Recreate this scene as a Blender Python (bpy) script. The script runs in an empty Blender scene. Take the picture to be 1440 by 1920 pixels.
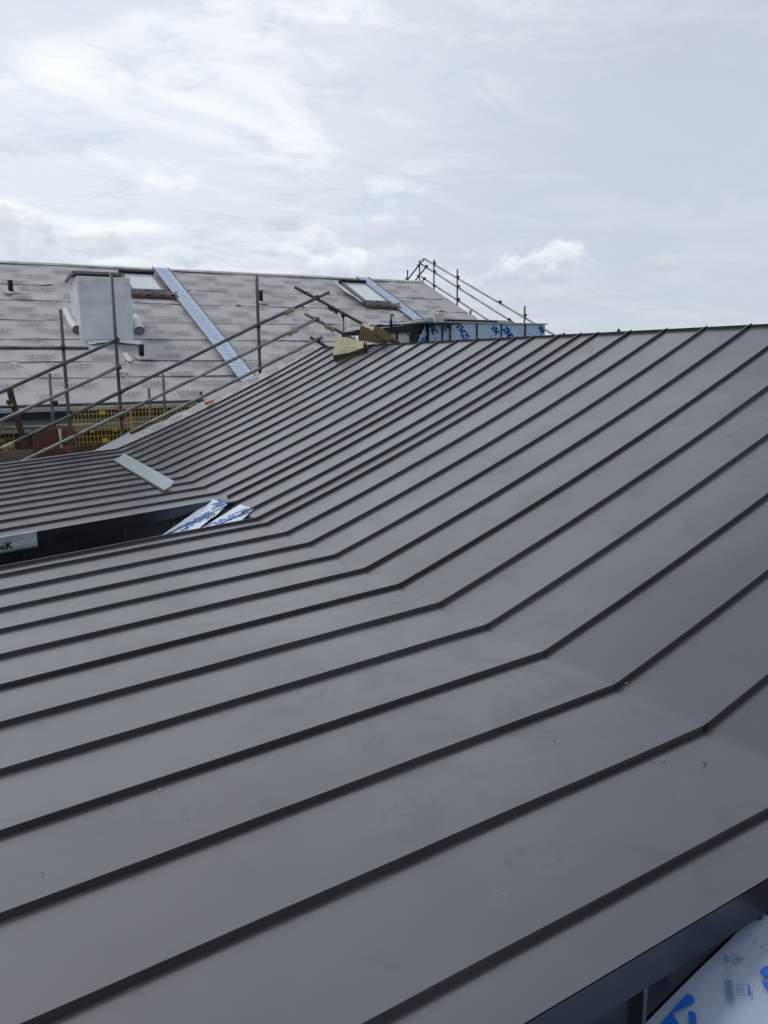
import bpy, math, random
import numpy as np
from mathutils import Vector, Matrix
random.seed(7)
S = bpy.context.scene
col = S.collection
R = math.radians

# ------------------------------------------------------------------ camera
FPX, PITCH, ROLL, YAW = 1499.5, 0.18381, -0.009344, 0.506858
Fv = Vector((math.sin(YAW)*math.cos(PITCH), math.cos(YAW)*math.cos(PITCH), -math.sin(PITCH)))
Rt = Vector((math.cos(YAW), -math.sin(YAW), 0)); Uu = Rt.cross(Fv)
Rv = math.cos(ROLL)*Rt + math.sin(ROLL)*Uu
Uv = -math.sin(ROLL)*Rt + math.cos(ROLL)*Uu
cam = bpy.data.cameras.new('camera'); co = bpy.data.objects.new('camera', cam); col.objects.link(co)
M = Matrix.Identity(4)
for i in range(3):
    M[i][0], M[i][1], M[i][2] = Rv[i], Uv[i], -Fv[i]
co.matrix_world = M
cam.sensor_fit = 'VERTICAL'; cam.sensor_height = 36; cam.lens = FPX/1920*36
cam.clip_start = .05; cam.clip_end = 3000
S.camera = co
S.render.resolution_x = 768; S.render.resolution_y = 1024
S.view_settings.view_transform = 'Standard'; S.view_settings.look = 'None'
S.view_settings.exposure = 0.0; S.view_settings.gamma = 1
S.render.engine = 'CYCLES'

def ray(x, y): return Fv + (x-720)/FPX*Rv - (y-960)/FPX*Uv
def atY(x, y, Y): d = ray(x, y); return d*(Y/d.y)
def atP(x, y, P, N):
    d = ray(x, y); return d*(P.dot(N)/d.dot(N))

# ------------------------------------------------------------------ sky
SUN = Vector((-.55, .5, .95)).normalized()
w = bpy.data.worlds.new('World'); S.world = w; w.use_nodes = True
nt = w.node_tree; nt.nodes.clear()
class G:
    def __init__(s, nt): s.nt = nt
    def n(s, t, **k):
        o = s.nt.nodes.new(t)
        for a, v in k.items(): setattr(o, a, v)
        return o
    def put(s, sock, v):
        if v is None: return
        if hasattr(v, 'links') or isinstance(v, bpy.types.NodeSocket): s.nt.links.new(v, sock)
        else: sock.default_value = v
    def m(s, op, a, b=None, c=None, clamp=False):
        o = s.n('ShaderNodeMath', operation=op, use_clamp=clamp)
        s.put(o.inputs[0], a); s.put(o.inputs[1], b); s.put(o.inputs[2], c); return o.outputs[0]
    def mix(s, f, a, b, bt='MIX'):
        o = s.n('ShaderNodeMix', data_type='RGBA', blend_type=bt)
        s.put(o.inputs[0], f); s.put(o.inputs[6], a); s.put(o.inputs[7], b); return o.outputs[2]
    def noise(s, vec, scale, det=4, rough=.5, dist=0.):
        o = s.n('ShaderNodeTexNoise'); s.put(o.inputs['Vector'], vec)
        o.inputs['Scale'].default_value = scale; o.inputs['Detail'].default_value = det
        o.inputs['Roughness'].default_value = rough; o.inputs['Distortion'].default_value = dist
        return o.outputs['Fac']
    def rng(s, v, a, b, c=0., d=1., smooth=True):
        o = s.n('ShaderNodeMapRange', interpolation_type='SMOOTHSTEP' if smooth else 'LINEAR')
        s.put(o.inputs[0], v)
        for i, q in enumerate((a, b, c, d)): s.put(o.inputs[1+i], q)
        return o.outputs[0]
    def xyz(s, v):
        o = s.n('ShaderNodeSeparateXYZ'); s.put(o.inputs[0], v); return o.outputs
    def vec(s, a, b, c):
        o = s.n('ShaderNodeCombineXYZ')
        for i, q in enumerate((a, b, c)): s.put(o.inputs[i], q)
        return o.outputs[0]
g = G(nt)
tc = g.n('ShaderNodeTexCoord').outputs['Generated']
dx, dy, dz = g.xyz(tc)
zc_ = g.m('MAXIMUM', dz, 0.0)
inv = g.m('DIVIDE', 1.0, g.m('ADD', zc_, .16))
pu, pv = g.m('MULTIPLY', dx, inv), g.m('MULTIPLY', dy, inv)
pvec = g.vec(pu, pv, 0.0)
az = g.m('ARCTAN2', dx, dy); el = g.m('ARCSINE', dz)
C = lambda r, gg, b: (r, gg, b, 1)
n1 = g.noise(g.vec(g.m('ADD', pu, 4.3), g.m('MULTIPLY', pv, 1.25), 1.7), 1.9, 10, .62, .6)
n2 = g.noise(g.vec(g.m('MULTIPLY', pu, .8), g.m('MULTIPLY', pv, 1.3), 3.3), 2.9, 9, .62, .5)
n3 = g.noise(g.vec(pu, pv, 9.0), .75, 5, .5, .3)
n4 = g.noise(g.vec(g.m('MULTIPLY', pu, .7), g.m('MULTIPLY', pv, 1.4), 6.1), 8.0, 8, .65, .8)
# broad brightness: glow round the veiled sun, dimmer away from it and towards the zenith
sd = g.n('ShaderNodeVectorMath', operation='DOT_PRODUCT'); nt.links.new(tc, sd.inputs[0]); sd.inputs[1].default_value = (-.10, .93, .36)
glow = g.rng(sd.outputs['Value'], .60, 1.0)
base = g.mix(glow, C(.44, .48, .545), C(.64, .675, .73))
low = g.rng(el, .0, .26)
base = g.mix(g.m('MULTIPLY', g.m('SUBTRACT', 1, low), .45), base, C(.49, .54, .60))
white = g.m('ADD', g.rng(n1, .46, .66), g.m('MULTIPLY', g.m('SUBTRACT', n4, .5), 1.3), clamp=True)
c1 = g.mix(g.m('MULTIPLY', white, g.m('MULTIPLY_ADD', glow, .80, .16)), base, C(.79, .81, .84))
dark = g.m('ADD', g.rng(n2, .50, .68), g.m('MULTIPLY', g.m('SUBTRACT', n4, .5), 1.1), clamp=True)
c2 = g.mix(g.m('MULTIPLY', dark, .62), c1, C(.46, .505, .585))
dk3 = g.rng(n3, .46, .62)
c2 = g.mix(g.m('MULTIPLY', dk3, .38), c2, C(.47, .51, .59))
blue = g.m('MULTIPLY', g.rng(g.noise(g.vec(g.m('MULTIPLY', pu, 1.5), pv, 5.5), 2.2, 7, .62, .6), .58, .70), .40)
c2 = g.mix(blue, c2, C(.38, .49, .63))
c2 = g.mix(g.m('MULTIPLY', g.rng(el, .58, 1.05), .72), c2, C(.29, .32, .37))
# the sky behind the camera, away from the veiled sun, is much duller
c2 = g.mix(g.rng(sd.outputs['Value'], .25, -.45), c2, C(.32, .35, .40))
# cumulus low over the horizon
un = g.noise(g.vec(az, g.m('MULTIPLY', el, 1.3), 1.0), 13, 6, .62, .2)
un2 = g.noise(g.vec(az, el, 5.0), 34, 5, .6)
puffs = [(1010, 500, 92, 34, 1.), (1060, 478, 45, 28, 1.), (645, 505, 62, 34, 1.), (880, 528, 60, 22, .8), (330, 482, 60, 18, .8), (485, 468, 45, 15, .55),
         (525, 421, 40, 14, .12), (165, 462, 62, 20, .12), (15, 440, 62, 40, .1), (605, 452, 34, 24, .75), (740, 478, 44, 20, .7), (1255, 492, 46, 18, .3), (1000, 555, 90, 22, .45)]
cc = c2
for (px, py, a, b, wh) in puffs:
    d = ray(px, py).normalized(); a0 = math.atan2(d.x, d.y); e0 = math.asin(d.z)
    a /= FPX; b /= FPX
    q = g.m('ADD', g.m('POWER', g.m('ABSOLUTE', g.m('DIVIDE', g.m('SUBTRACT', az, a0), a)), 2.0), g.m('POWER', g.m('ABSOLUTE', g.m('DIVIDE', g.m('SUBTRACT', el, e0), b)), 2.0))
    q = g.m('ADD', q, g.m('MULTIPLY', g.m('SUBTRACT', un, .5), 5.5))
    q = g.m('ADD', q, g.m('MULTIPLY', g.m('SUBTRACT', un2, .5), 2.4))
    mask = g.rng(q, 1.1, .1)
    up = g.m('ADD', g.m('DIVIDE', g.m('SUBTRACT', el, e0), b), g.m('MULTIPLY', g.m('SUBTRACT', un2, .5), 3.0))
    up = g.rng(up, -.9, .9)
    W_ = .47+.32*wh
    cloud = g.mix(up, C(.43, .48, .55), C(W_, W_+.025, W_+.05))
    cc = g.mix(g.m('MULTIPLY', mask, ({1.: .75}.get(wh, .6) if wh > .2 else .6)), cc, cloud)
# ground half of the world: dull
cc = g.mix(g.rng(el, -.02, .0), C(.12, .13, .12), cc)
sky = g.n('ShaderNodeTexSky', sky_type='NISHITA', sun_disc=False)
sky.sun_elevation = math.asin(SUN.z); sky.sun_rotation = math.atan2(SUN.x, SUN.y)
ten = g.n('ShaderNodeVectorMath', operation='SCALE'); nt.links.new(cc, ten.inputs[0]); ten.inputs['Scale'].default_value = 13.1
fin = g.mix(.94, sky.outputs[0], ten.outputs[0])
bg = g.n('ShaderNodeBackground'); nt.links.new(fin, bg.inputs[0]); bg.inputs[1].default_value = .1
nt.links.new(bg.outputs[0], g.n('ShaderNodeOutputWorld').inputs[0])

sl = bpy.data.lights.new('sun', 'SUN'); sl.energy = .9; sl.angle = R(14); sl.color = (1, .965, .91)
so = bpy.data.objects.new('sun', sl); col.objects.link(so); so.rotation_euler = SUN.to_track_quat('Z', 'Y').to_euler()

# ------------------------------------------------------------------ materials
def mat(name, base, rough=.6, metal=0., var=.12, nscale=6., bump=0., bscale=20., spec=.5, dirt=None, dscale=2., dthr=(.5, .75), rvar=0., stretch=None, alpha=None, trans=0., coat=0.):
    m = bpy.data.materials.new(name); m.use_nodes = True; t = m.node_tree; q = G(t)
    p = t.nodes['Principled BSDF']
    o = q.n('ShaderNodeTexCoord').outputs['Object']
    if stretch:
        mp = q.n('ShaderNodeMapping'); t.links.new(o, mp.inputs[0]); mp.inputs['Scale'].default_value = stretch; o = mp.outputs[0]
    n = q.noise(o, nscale, 5, .6)
    b4 = (*base, 1)
    hi = tuple(min(1, c*(1+var)) for c in base)+(1,); lo = tuple(c*(1-var) for c in base)+(1,)
    c = q.mix(q.rng(n, .3, .7), lo, hi)
    if dirt:
        dn = q.noise(o, dscale, 7, .65, .4)
        c = q.mix(q.rng(dn, *dthr), c, (*dirt, 1))
    t.links.new(c, p.inputs['Base Color'])
    p.inputs['Metallic'].default_value = metal
    p.inputs['Specular IOR Level'].default_value = spec
    p.inputs['Coat Weight'].default_value = coat; p.inputs['Coat Roughness'].default_value = .2
    if rvar:
        rn = q.noise(o, nscale*.7, 6, .6)
        t.links.new(q.rng(rn, .3, .7, rough-rvar, rough+rvar), p.inputs['Roughness'])
    else: p.inputs['Roughness'].default_value = rough
    if trans: p.inputs['Transmission Weight'].default_value = trans
    if alpha is not None: p.inputs['Alpha'].default_value = alpha
    if bump:
        bn = q.n('ShaderNodeBump'); bn.inputs['Strength'].default_value = bump; bn.inputs['Distance'].default_value = .02
        t.links.new(q.noise(o, bscale, 5, .6), bn.inputs['Height']); t.links.new(bn.outputs[0], p.inputs['Normal'])
    return m

PRINTS = [(2.66, 3.63, .29, .14), (2.39, 3.30, -.07, .13), (1.24, 2.41, -.57, .10), (1.19, 1.99, -.09, .13), (.56, 2.38, -.24, .14), (1.30, 2.91, -.68, .12), (1.35, 1.57, -.4, .13), (2.55, 2.76, -.74, .08), (.35, 1.75, .5, .13)]
SMEARS = [(1.37, 1.51, .10, .045), (1.17, 1.50, .07, .05), (1.95, 1.55, .10, .06), (2.1, 1.38, .07, .04), (1.62, 1.93, .10, .05), (1.46, 2.00, .09, .04), (1.21, 2.04, .06, .08), (1.26, 2.88, .10, .05), (1.30, 3.2, .12, .05), (1.75, 3.5, .14, .06), (.60, 2.40, .10, .05), (.90, 1.75, .10, .05), (2.55, 3.4, .14, .06), (1.95, 2.55, .10, .05)]
def zinc_mat(name, base, rough=.36, prints=None):
    m = bpy.data.materials.new(name); m.use_nodes = True; t = m.node_tree; q = G(t)
    p = t.nodes['Principled BSDF']; o = q.n('ShaderNodeTexCoord').outputs['Object']
    x, y, z = q.xyz(o)
    big = q.noise(o, .8, 4, .55)
    rub = q.noise(o, 3.4, 7, .68, .6)               # rubbed, dusty patches
    fine = q.noise(q.vec(q.m('MULTIPLY', x, 14), q.m('MULTIPLY', y, 90), z), 1.0, 4, .6)   # mill grain along the sheet
    tone = q.mix(q.rng(big, .3, .7), tuple(c*.93 for c in base)+(1,), tuple(c*1.07 for c in base)+(1,))
    tone = q.mix(q.m('MULTIPLY', q.rng(rub, .53, .72), .42), tone, (base[0]*.74, base[1]*.78, base[2]*.80, 1))
    dust = q.m('MULTIPLY', q.rng(q.noise(o, 1.7, 8, .7, 1.0), .55, .78), .40)
    tone = q.mix(dust, tone, (.19, .185, .18, 1))
    # fine scuffs: short bright scratches
    vor = q.n('ShaderNodeTexVoronoi', feature='F1'); t.links.new(o, vor.inputs['Vector']); vor.inputs['Scale'].default_value = 5
    sp = q.m('MULTIPLY', q.rng(vor.outputs['Distance'], .035, .012), q.rng(q.noise(o, 2.2, 2), .56, .62))
    tone = q.mix(q.m('MULTIPLY', sp, .5), tone, (.35, .35, .35, 1))
    pan = q.n('ShaderNodeTexWhiteNoise', noise_dimensions='1D')   # every sheet has its own tone
    t.links.new(q.m('FLOOR', q.m('DIVIDE', q.m('SUBTRACT', y, 1.766), .43)), pan.inputs['W'])
    pv_ = pan.outputs['Value']
    tone = q.mix(1.0, tone, q.vec(*[q.m('MULTIPLY_ADD', pv_, .13, .935)]*3), 'MULTIPLY')
    streak = q.noise(q.vec(q.m('MULTIPLY', x, 1.2), q.m('MULTIPLY', y, 17), 2.), 1.0, 5, .6, .2)
    tone = q.mix(q.m('MULTIPLY', q.rng(streak, .52, .72), .16), tone, (.20, .20, .20, 1))
    t.links.new(tone, p.inputs['Base Color'])
    p.inputs['Metallic'].default_value = .97
    p.inputs['Coat Weight'].default_value = .35; p.inputs['Coat Roughness'].default_value = .2
    r = q.m('ADD', q.rng(rub, .35, .7, rough-.02, rough+.07), q.m('MULTIPLY', q.m('SUBTRACT', pv_, .5), .05))
    if prints:
        tot = None
        brk = q.noise(o, 24, 4, .6)
        for (px, py, an, ln) in prints:
            ca, sa = math.cos(an), math.sin(an)
            ux = q.m('ADD', q.m('MULTIPLY', q.m('SUBTRACT', x, px), ca), q.m('MULTIPLY', q.m('SUBTRACT', y, py), sa))
            uy = q.m('ADD', q.m('MULTIPLY', q.m('SUBTRACT', x, px), -sa), q.m('MULTIPLY', q.m('SUBTRACT', y, py), ca))
            e = q.m('ADD', q.m('POWER', q.m('ABSOLUTE', q.m('DIVIDE', ux, ln)), 2.0), q.m('POWER', q.m('ABSOLUTE', q.m('DIVIDE', uy, .05)), 2.0))
            tread = q.rng(q.m('ADD', q.m('SINE', q.m('MULTIPLY', ux, 150+40*math.sin(px*9))), q.m('MULTIPLY', q.m('SUBTRACT', q.noise(o, 16, 3, .6), .5), 5)), -.2, .9)
            k = q.m('MULTIPLY', q.rng(e, 1.0, .8), tread)
            tot = k if tot is None else q.m('MAXIMUM', tot, k)
        tot = q.m('MULTIPLY', tot, q.rng(brk, .40, .62))
        sm = None; sn = q.noise(o, 9, 7, .68, 1.2); sn2 = q.noise(o, 38, 4, .6, .5)
        for (px, py, rx, ry) in SMEARS:
            e = q.m('ADD', q.m('POWER', q.m('ABSOLUTE', q.m('DIVIDE', q.m('SUBTRACT', x, px), rx)), 2.0), q.m('POWER', q.m('ABSOLUTE', q.m('DIVIDE', q.m('SUBTRACT', y, py), ry)), 2.0))
            k = q.rng(q.m('ADD', e, q.m('MULTIPLY', q.m('SUBTRACT', sn, .5), 3.0)), 1.2, .1)
            sm = k if sm is None else q.m('MAXIMUM', sm, k)
        r = q.m('ADD', r, q.m('MULTIPLY', sm, .07))
        tone = q.mix(q.m('MULTIPLY', sm, .30), tone, (.215, .24, .245, 1))
        tone = q.mix(q.m('MULTIPLY', q.m('MULTIPLY', sm, q.rng(sn2, .60, .70)), .45), tone, (.33, .34, .34, 1))
        tone = q.mix(q.m('MULTIPLY', tot, .22), tone, (base[0]*.55, base[1]*.57, base[2]*.6, 1))
        t.links.new(tone, p.inputs['Base Color'])
        r = q.m('ADD', r, q.m('MULTIPLY', tot, .10))
    t.links.new(r, p.inputs['Roughness'])
    b = q.n('ShaderNodeBump'); b.inputs['Strength'].default_value = .35; b.inputs['Distance'].default_value = .012
    h = q.noise(q.vec(q.m('MULTIPLY', x, .8), y, z), 2.2, 2, .5)
    t.links.new(h, b.inputs['Height']); t.links.new(b.outputs[0], p.inputs['Normal'])
    return m

MT = {
 'zinc': zinc_mat('anthracite zinc', (.196, .198, .209), .30, PRINTS),
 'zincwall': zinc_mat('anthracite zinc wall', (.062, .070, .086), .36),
 'trim': mat('black trim', (.022, .023, .026), .45, .3, .2),
 'galv': mat('galvanised sheet', (.52, .58, .60), .30, .75, .12, 9, .1, 30),
 'alu': mat('pale coated sheet', (.56, .58, .62), .4, .3, .06, 4),
 'memb': mat('roof membrane', (.52, .505, .505), .72, 0, .08, 1.1, .8, 4, .3, dirt=(.42, .40, .39), dscale=.8, dthr=(.55, .8)),
 'membd': mat('membrane print', (.12, .115, .12), .8, 0, .2, 8),
 'greyshade': mat('dark grey lap shadow', (.20, .195, .20), .7, 0, .15, 3),  # dark grey; along the membrane laps it paints the shadow gap
 'film': mat('protective film', (.70, .79, .90), .30, 0, .05, 4, .35, 8, .5, coat=.3),
 'filmpanel': mat('blue tinted film', (.54, .70, .90), .35, 0, .06, 3, .3, 8, .5, coat=.2),
 'filmblue': mat('film blue ink', (.012, .13, .56), .35, 0, .1, 4, coat=.3),
 'filmpale': mat('film pale ink', (.33, .46, .66), .4, 0, .1, 4),
 'filmw': mat('white sheet', (.74, .75, .77), .45, 0, .05, 3, .4, 9),
 'filmshade': mat('shaded blue film', (.40, .48, .61), .30, 0, .05, 3, .5, 5, .5, coat=.4),  # same film with the shade of the near recess put into its colour
 'strip': mat('blue printed film', (.60, .69, .82), .4, 0, .06, 3, .3, 7),
 'stripink': mat('strip ink', (.20, .34, .60), .5, 0, .1, 3),
 'wrap': mat('grey plastic wrap', (.76, .78, .81), .24, 0, .07, 2.5, 1., 3.0, .5),
 'tube': mat('scaffold tube', (.30, .31, .295), .48, .45, .3, 3, .1, 60, dirt=(.10, .085, .07), dscale=2.5, dthr=(.5, .72)),
 'tubed': mat('dark scaffold tube', (.125, .135, .14), .5, .4, .3, 4, .1, 60, dirt=(.11, .07, .045), dscale=3, dthr=(.55, .75)),
 'rust': mat('rusty coupler', (.10, .065, .045), .75, .2, .4, 25, .4, 60),
 'brass': mat('plated coupler', (.50, .42, .24), .5, .3, .3, 20, .3, 50),
 'yellow': mat('yellow plastic', (.72, .52, .08), .55, 0, .15, 5, dirt=(.30, .22, .08), dscale=2),
 'dirtyy': mat('dirty pale plastic', (.28, .22, .13), .7, 0, .2, 6),
 'orange': mat('orange red plastic', (.30, .085, .045), .6, 0, .2, 4, dirt=(.17, .07, .05), dscale=2),
 'red': mat('red plastic', (.50, .085, .04), .45),
 'board': mat('scaffold board', (.21, .175, .15), .85, 0, .25, 5, .5, 20, stretch=(1, 6, 6), dirt=(.12, .085, .065), dscale=1.5),
 'brown': mat('brown boarding', (.12, .075, .045), .85, 0, .35, 3, .4, 20),
 'brown2': mat('red brown sheet', (.15, .065, .042), .8, 0, .3, 3),
 'gutter': mat('navy gutter', (.02, .03, .05), .4, .1, .1),
 'cream': mat('cream fascia', (.48, .47, .43), .6, 0, .05, 3),
 'wallb': mat('building wall', (.24, .17, .13), .85, 0, .2, 2, .4, 30),
 'render': mat('grey wall', (.34, .33, .32), .85, 0, .1, 2),
 'ink': mat('dark print ink', (.07, .15, .34), .5, 0, .1, 3),
 'black': mat('black plastic', (.010, .010, .012), .6, spec=.3),
 'glass': mat('roof window pane', (.66, .70, .72), .25, 0, .04, 1, coat=.6),
 'frame': mat('grey window frame', (.19, .20, .215), .4, .3),
 'maroon': mat('maroon flashing', (.12, .035, .03), .5, .1, .3, 14, .4, 30),
 'crumple': mat('clear crumpled film', (.17, .15, .16), .25, .2, .5, 26, .9, 30, coat=.5),
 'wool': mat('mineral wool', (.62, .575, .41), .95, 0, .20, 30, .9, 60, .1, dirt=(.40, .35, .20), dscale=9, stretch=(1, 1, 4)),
 'woolshade': mat('shaded wool cut face', (.115, .098, .05), .95, 0, .35, 22, 1., 50, .1, dirt=(.12, .10, .05), dscale=6, stretch=(1, 1, 5)),  # wool colour darkened to paint the shade on cut faces turned from the light
 'bucket': mat('white bucket', (.80, .79, .74), .4, 0, .06, 4),
 'bottle': mat('dark blue bottle', (.012, .02, .11), .25, 0, .1, coat=.4),
 'leaf': mat('dark conifer foliage', (.055, .10, .085), .8, 0, .4, 3),
 'bark': mat('bark', (.10, .075, .055), .9),
 'grass': mat('ground', (.10, .12, .06), .95, 0, .3, .2, dirt=(.18, .15, .11), dscale=.08),
 'chip': mat('pale chip', (.55, .52, .42), .6),
 'white': mat('white pvc', (.72, .73, .74), .5),
}

# ------------------------------------------------------------------ mesh helpers
class MB:
    def __init__(s): s.v = []; s.f = []; s.mi = []; s.sm = []; s.k = 0
    def add(s, vs, fs, mi=None, smooth=False):
        o = len(s.v); s.v += [tuple(p) for p in vs]
        s.f += [tuple(o+i for i in f) for f in fs]
        s.mi += [s.k if mi is None else mi]*len(fs); s.sm += [smooth]*len(fs)
        return s
    def prism(s, poly, off, mi=None):
        """closed solid from a 3-D polygon pushed along a vector"""
        n = len(poly); off = Vector(off); a = [Vector(p) for p in poly]; b = [p+off for p in a]
        fs = [tuple(range(n))[::-1], tuple(range(n, 2*n))]+[(i, (i+1) % n, n+(i+1) % n, n+i) for i in range(n)]
        return s.add(a+b, fs, mi)
    def box(s, x0, x1, y0, y1, z0, z1, mi=None):
        return s.prism([(x0, y0, z0), (x1, y0, z0), (x1, y1, z0), (x0, y1, z0)], (0, 0, z1-z0), mi)
    def obox(s, c, ax, ay, az, mi=None):
        c, ax, ay, az = map(Vector, (c, ax, ay, az))
        return s.prism([c-ax-ay-az, c+ax-ay-az, c+ax+ay-az, c-ax+ay-az], az*2, mi)
    def bar(s, a, b, w, h, up=(0, 0, 1), mi=None):
        a, b = Vector(a), Vector(b); d = (b-a).normalized(); u = Vector(up); sd = d.cross(u).normalized(); u = sd.cross(d)
        return s.prism([a-sd*w/2-u*h/2, a+sd*w/2-u*h/2, a+sd*w/2+u*h/2, a-sd*w/2+u*h/2], b-a, mi)
    def tube(s, pts, r, n=12, mi=None, caps=True, hollow=False):
        pts = [Vector(p) for p in pts]; vs = []; fs = []
        rr = r if isinstance(r, (list, tuple)) else [r]*len(pts)
        for i, p in enumerate(pts):
            d = (pts[min(i+1, len(pts)-1)]-pts[max(i-1, 0)]).normalized()
            u = Vector((0, 0, 1)) if abs(d.z) < .9 else Vector((1, 0, 0))
            a = d.cross(u).normalized(); b = a.cross(d)
            vs += [p+a*math.cos(2*math.pi*j/n)*rr[i]+b*math.sin(2*math.pi*j/n)*rr[i] for j in range(n)]
        for i in range(len(pts)-1):
            fs += [(i*n+j, i*n+(j+1) % n, (i+1)*n+(j+1) % n, (i+1)*n+j) for j in range(n)]
        s.add(vs, fs, mi, True)
        if caps:
            o = len(s.v)-len(vs); L = len(pts)-1
            s.f += [tuple(o+j for j in range(n))[::-1], tuple(o+L*n+j for j in range(n))]
            s.mi += [s.k if mi is None else mi]*2; s.sm += [False, False]
        return s
    def grid(s, fn, nu, nv, mi=None, smooth=True):
        vs = [fn(i/nu, j/nv) for j in range(nv+1) for i in range(nu+1)]
        fs = [(j*(nu+1)+i, j*(nu+1)+i+1, (j+1)*(nu+1)+i+1, (j+1)*(nu+1)+i) for j in range(nv) for i in range(nu)]
        return s.add(vs, fs, mi, smooth)
    def build(s, name, mats, parent=None):
        me = bpy.data.meshes.new(name); me.from_pydata(s.v, [], s.f)
        if not isinstance(mats, (list, tuple)): mats = [mats]
        for m in mats: me.materials.append(MT[m] if isinstance(m, str) else m)
        me.polygons.foreach_set('material_index', s.mi); me.polygons.foreach_set('use_smooth', s.sm)
        me.update()
        o = bpy.data.objects.new(name, me); col.objects.link(o)
        if parent: o.parent = parent
        return o

def tag(o, label=None, cat=None, group=None, kind=None):
    for k, v in (('label', label), ('category', cat), ('group', group), ('kind', kind)):
        if v: o[k] = v
    return o
def thing(name, label, cat, loc=(0, 0, 0), group=None):
    o = bpy.data.objects.new(name, None); col.objects.link(o); o.location = loc; o.empty_display_size = .1
    tag(o, label, cat, group); return o
def settle(root, loc):
    """parts were built in world coordinates: put the thing's origin at its base"""
    root.location = loc
    for ch in root.children:
        ch.matrix_parent_inverse = Matrix.Translation(-Vector(loc))
def recentre(o, loc):
    loc = Vector(loc)
    o.data.transform(Matrix.Translation(-loc)); o.location = loc

# ------------------------------------------------------------------ lettering as real shapes
GL = {
 'V': ([[(0, 1), (.5, 0), (1, 1)]], 1.0),
 'M': ([[(0, 0), (.12, 1), (.6, .25), (1.08, 1), (1.2, 0)]], 1.2),
 'Z': ([[(0, 1), (.85, 1), (0, 0), (.9, 0)]], .9),
 'I': ([[(0, 0), (0, .66)], [(0, .88), (0, 1.0)]], .02),
 'N': ([[(0, 0), (0, 1), (.85, 0), (.85, 1)]], .85),
 'C': ([[(.9, .9), (.55, 1), (.2, .88), (0, .5), (.2, .12), (.55, 0), (.9, .1)]], .9),
}
def strokes(mb, paths, o, u, v, wd, mi, n=None):
    """flat ribbons: paths in (a, b) units on o + a*u + b*v"""
    for P in paths:
        for (a0, b0), (a1, b1) in zip(P[:-1], P[1:]):
            p, q = o+u*a0+v*b0, o+u*a1+v*b1
            d = (q-p)
            if d.length < 1e-6: continue
            d.normalize(); sd = d.cross(n or u.cross(v).normalized())*wd/2
            e = d*wd*.35
            mb.add([p-sd-e, q-sd+e, q+sd+e, p+sd-e], [(0, 1, 2, 3)], mi)
def word(mb, txt, o, u, v, wd, mi, gap=.28, n=None):
    x = 0
    for ch in txt:
        if ch == ' ': x += .7; continue
        P, wid = GL[ch]
        strokes(mb, [[(a+x, b) for a, b in q] for q in P], o, u, v, wd, mi, n)
        x += wid+gap
    return x
_fc = {}
def font_mesh(txt):
    if txt not in _fc:
        c = bpy.data.curves.new('t', 'FONT'); c.body = txt; c.resolution_u = 1
        ob = bpy.data.objects.new('t', c); col.objects.link(ob)
        bpy.context.view_layer.update()
        me = bpy.data.meshes.new_from_object(ob.evaluated_get(bpy.context.evaluated_depsgraph_get()))
        _fc[txt] = ([tuple(v.co) for v in me.vertices], [tuple(p.vertices) for p in me.polygons])
        bpy.data.objects.remove(ob); bpy.data.curves.remove(c); bpy.data.meshes.remove(me)
    return _fc[txt]
def ftext(mb, txt, o, u, v, mi):
    vs, fs = font_mesh(txt)
    mb.add([o+u*x+v*y for x, y, z in vs], fs, mi)

def hsh(*a):
    return (math.sin(sum(q*k for q, k in zip(a, (12.9898, 78.233, 37.719, 9.17)))) * 43758.5453) % 1
def vn(x, y, s=0):
    xi, yi = math.floor(x), math.floor(y); fx, fy = x-xi, y-yi
    fx = fx*fx*(3-2*fx); fy = fy*fy*(3-2*fy)
    a = hsh(xi, yi, s); b = hsh(xi+1, yi, s); c = hsh(xi, yi+1, s); d = hsh(xi+1, yi+1, s)
    return (a+(b-a)*fx)*(1-fy)+(c+(d-c)*fx)*fy-.5

# ------------------------------------------------------------------ the roof's numbers
W = .43; Y0 = 1.766; XC, ZC = 2.2718, -1.2668; TA, TB, CQ = .0811, .3681, .0199
XR = 5.795; DZ = -.02; XE = -1.4
Yk = lambda k: Y0+k*W
def zB(X): s = X-XC; return ZC+TB*s+(CQ*s*s if s > 0 else 0)+DZ
def zroof(k, X):
    xc = XC+(.08 if k > 12 else 0)
    z = zB(X) if X >= xc else zB(xc)-TA*(xc-X)
    d = abs(X-xc); r = .022
    if d < r: z += (TB-TA)/(4*r)*(r-d)**2
    return z
zfloor = lambda X: ZC+TB*(X-XC)+DZ
ZR = zB(XR)
NEAR = [-1.42]+[-1]+list(range(0, 11))+[10.56]
FAR = [12.97, 13.65, 14.68, 15.7, 16.7, 17.7, 18.73, 19.8, 20.9, 22, 23.1, 24.2, 25.15]
MIDS = [10.56, 11.3, 12.25, 12.97]

house = thing('zinc_roofed_building', 'large building under a dark grey standing seam zinc roof with recessed slots', 'building')
XA = [XE, -.9, -.3, .3, .8, 1.2, 1.6, 1.9, 2.1, 2.2, 2.25, 2.262, 2.2718, 2.282, 2.294, 2.33, 2.342, 2.352, 2.362, 2.374, 2.41, 2.5, 2.7, 2.9, 3.2, 3.5, 3.8, 4.1, 4.4, 4.7, 5.0, 5.3, 5.55, XR]
def pans(mb, ks, xs, fz):
    for k0, k1 in zip(ks[:-1], ks[1:]):
        nc = 5
        ph = random.random()*9; tilt = random.uniform(-.0016, .0016)
        def fn(u, v):
            X = xs[round(v*(len(xs)-1))]; k = k0+(k1-k0)*u
            bow = .0036*math.sin(math.pi*u)*(vn(X*1.6+ph, k*.3, 2)*2)
            return (X, Yk(k), fz(k0+.01, X)+bow+tilt*(u-.5))
        mb.grid(fn, nc, len(xs)-1)
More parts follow.
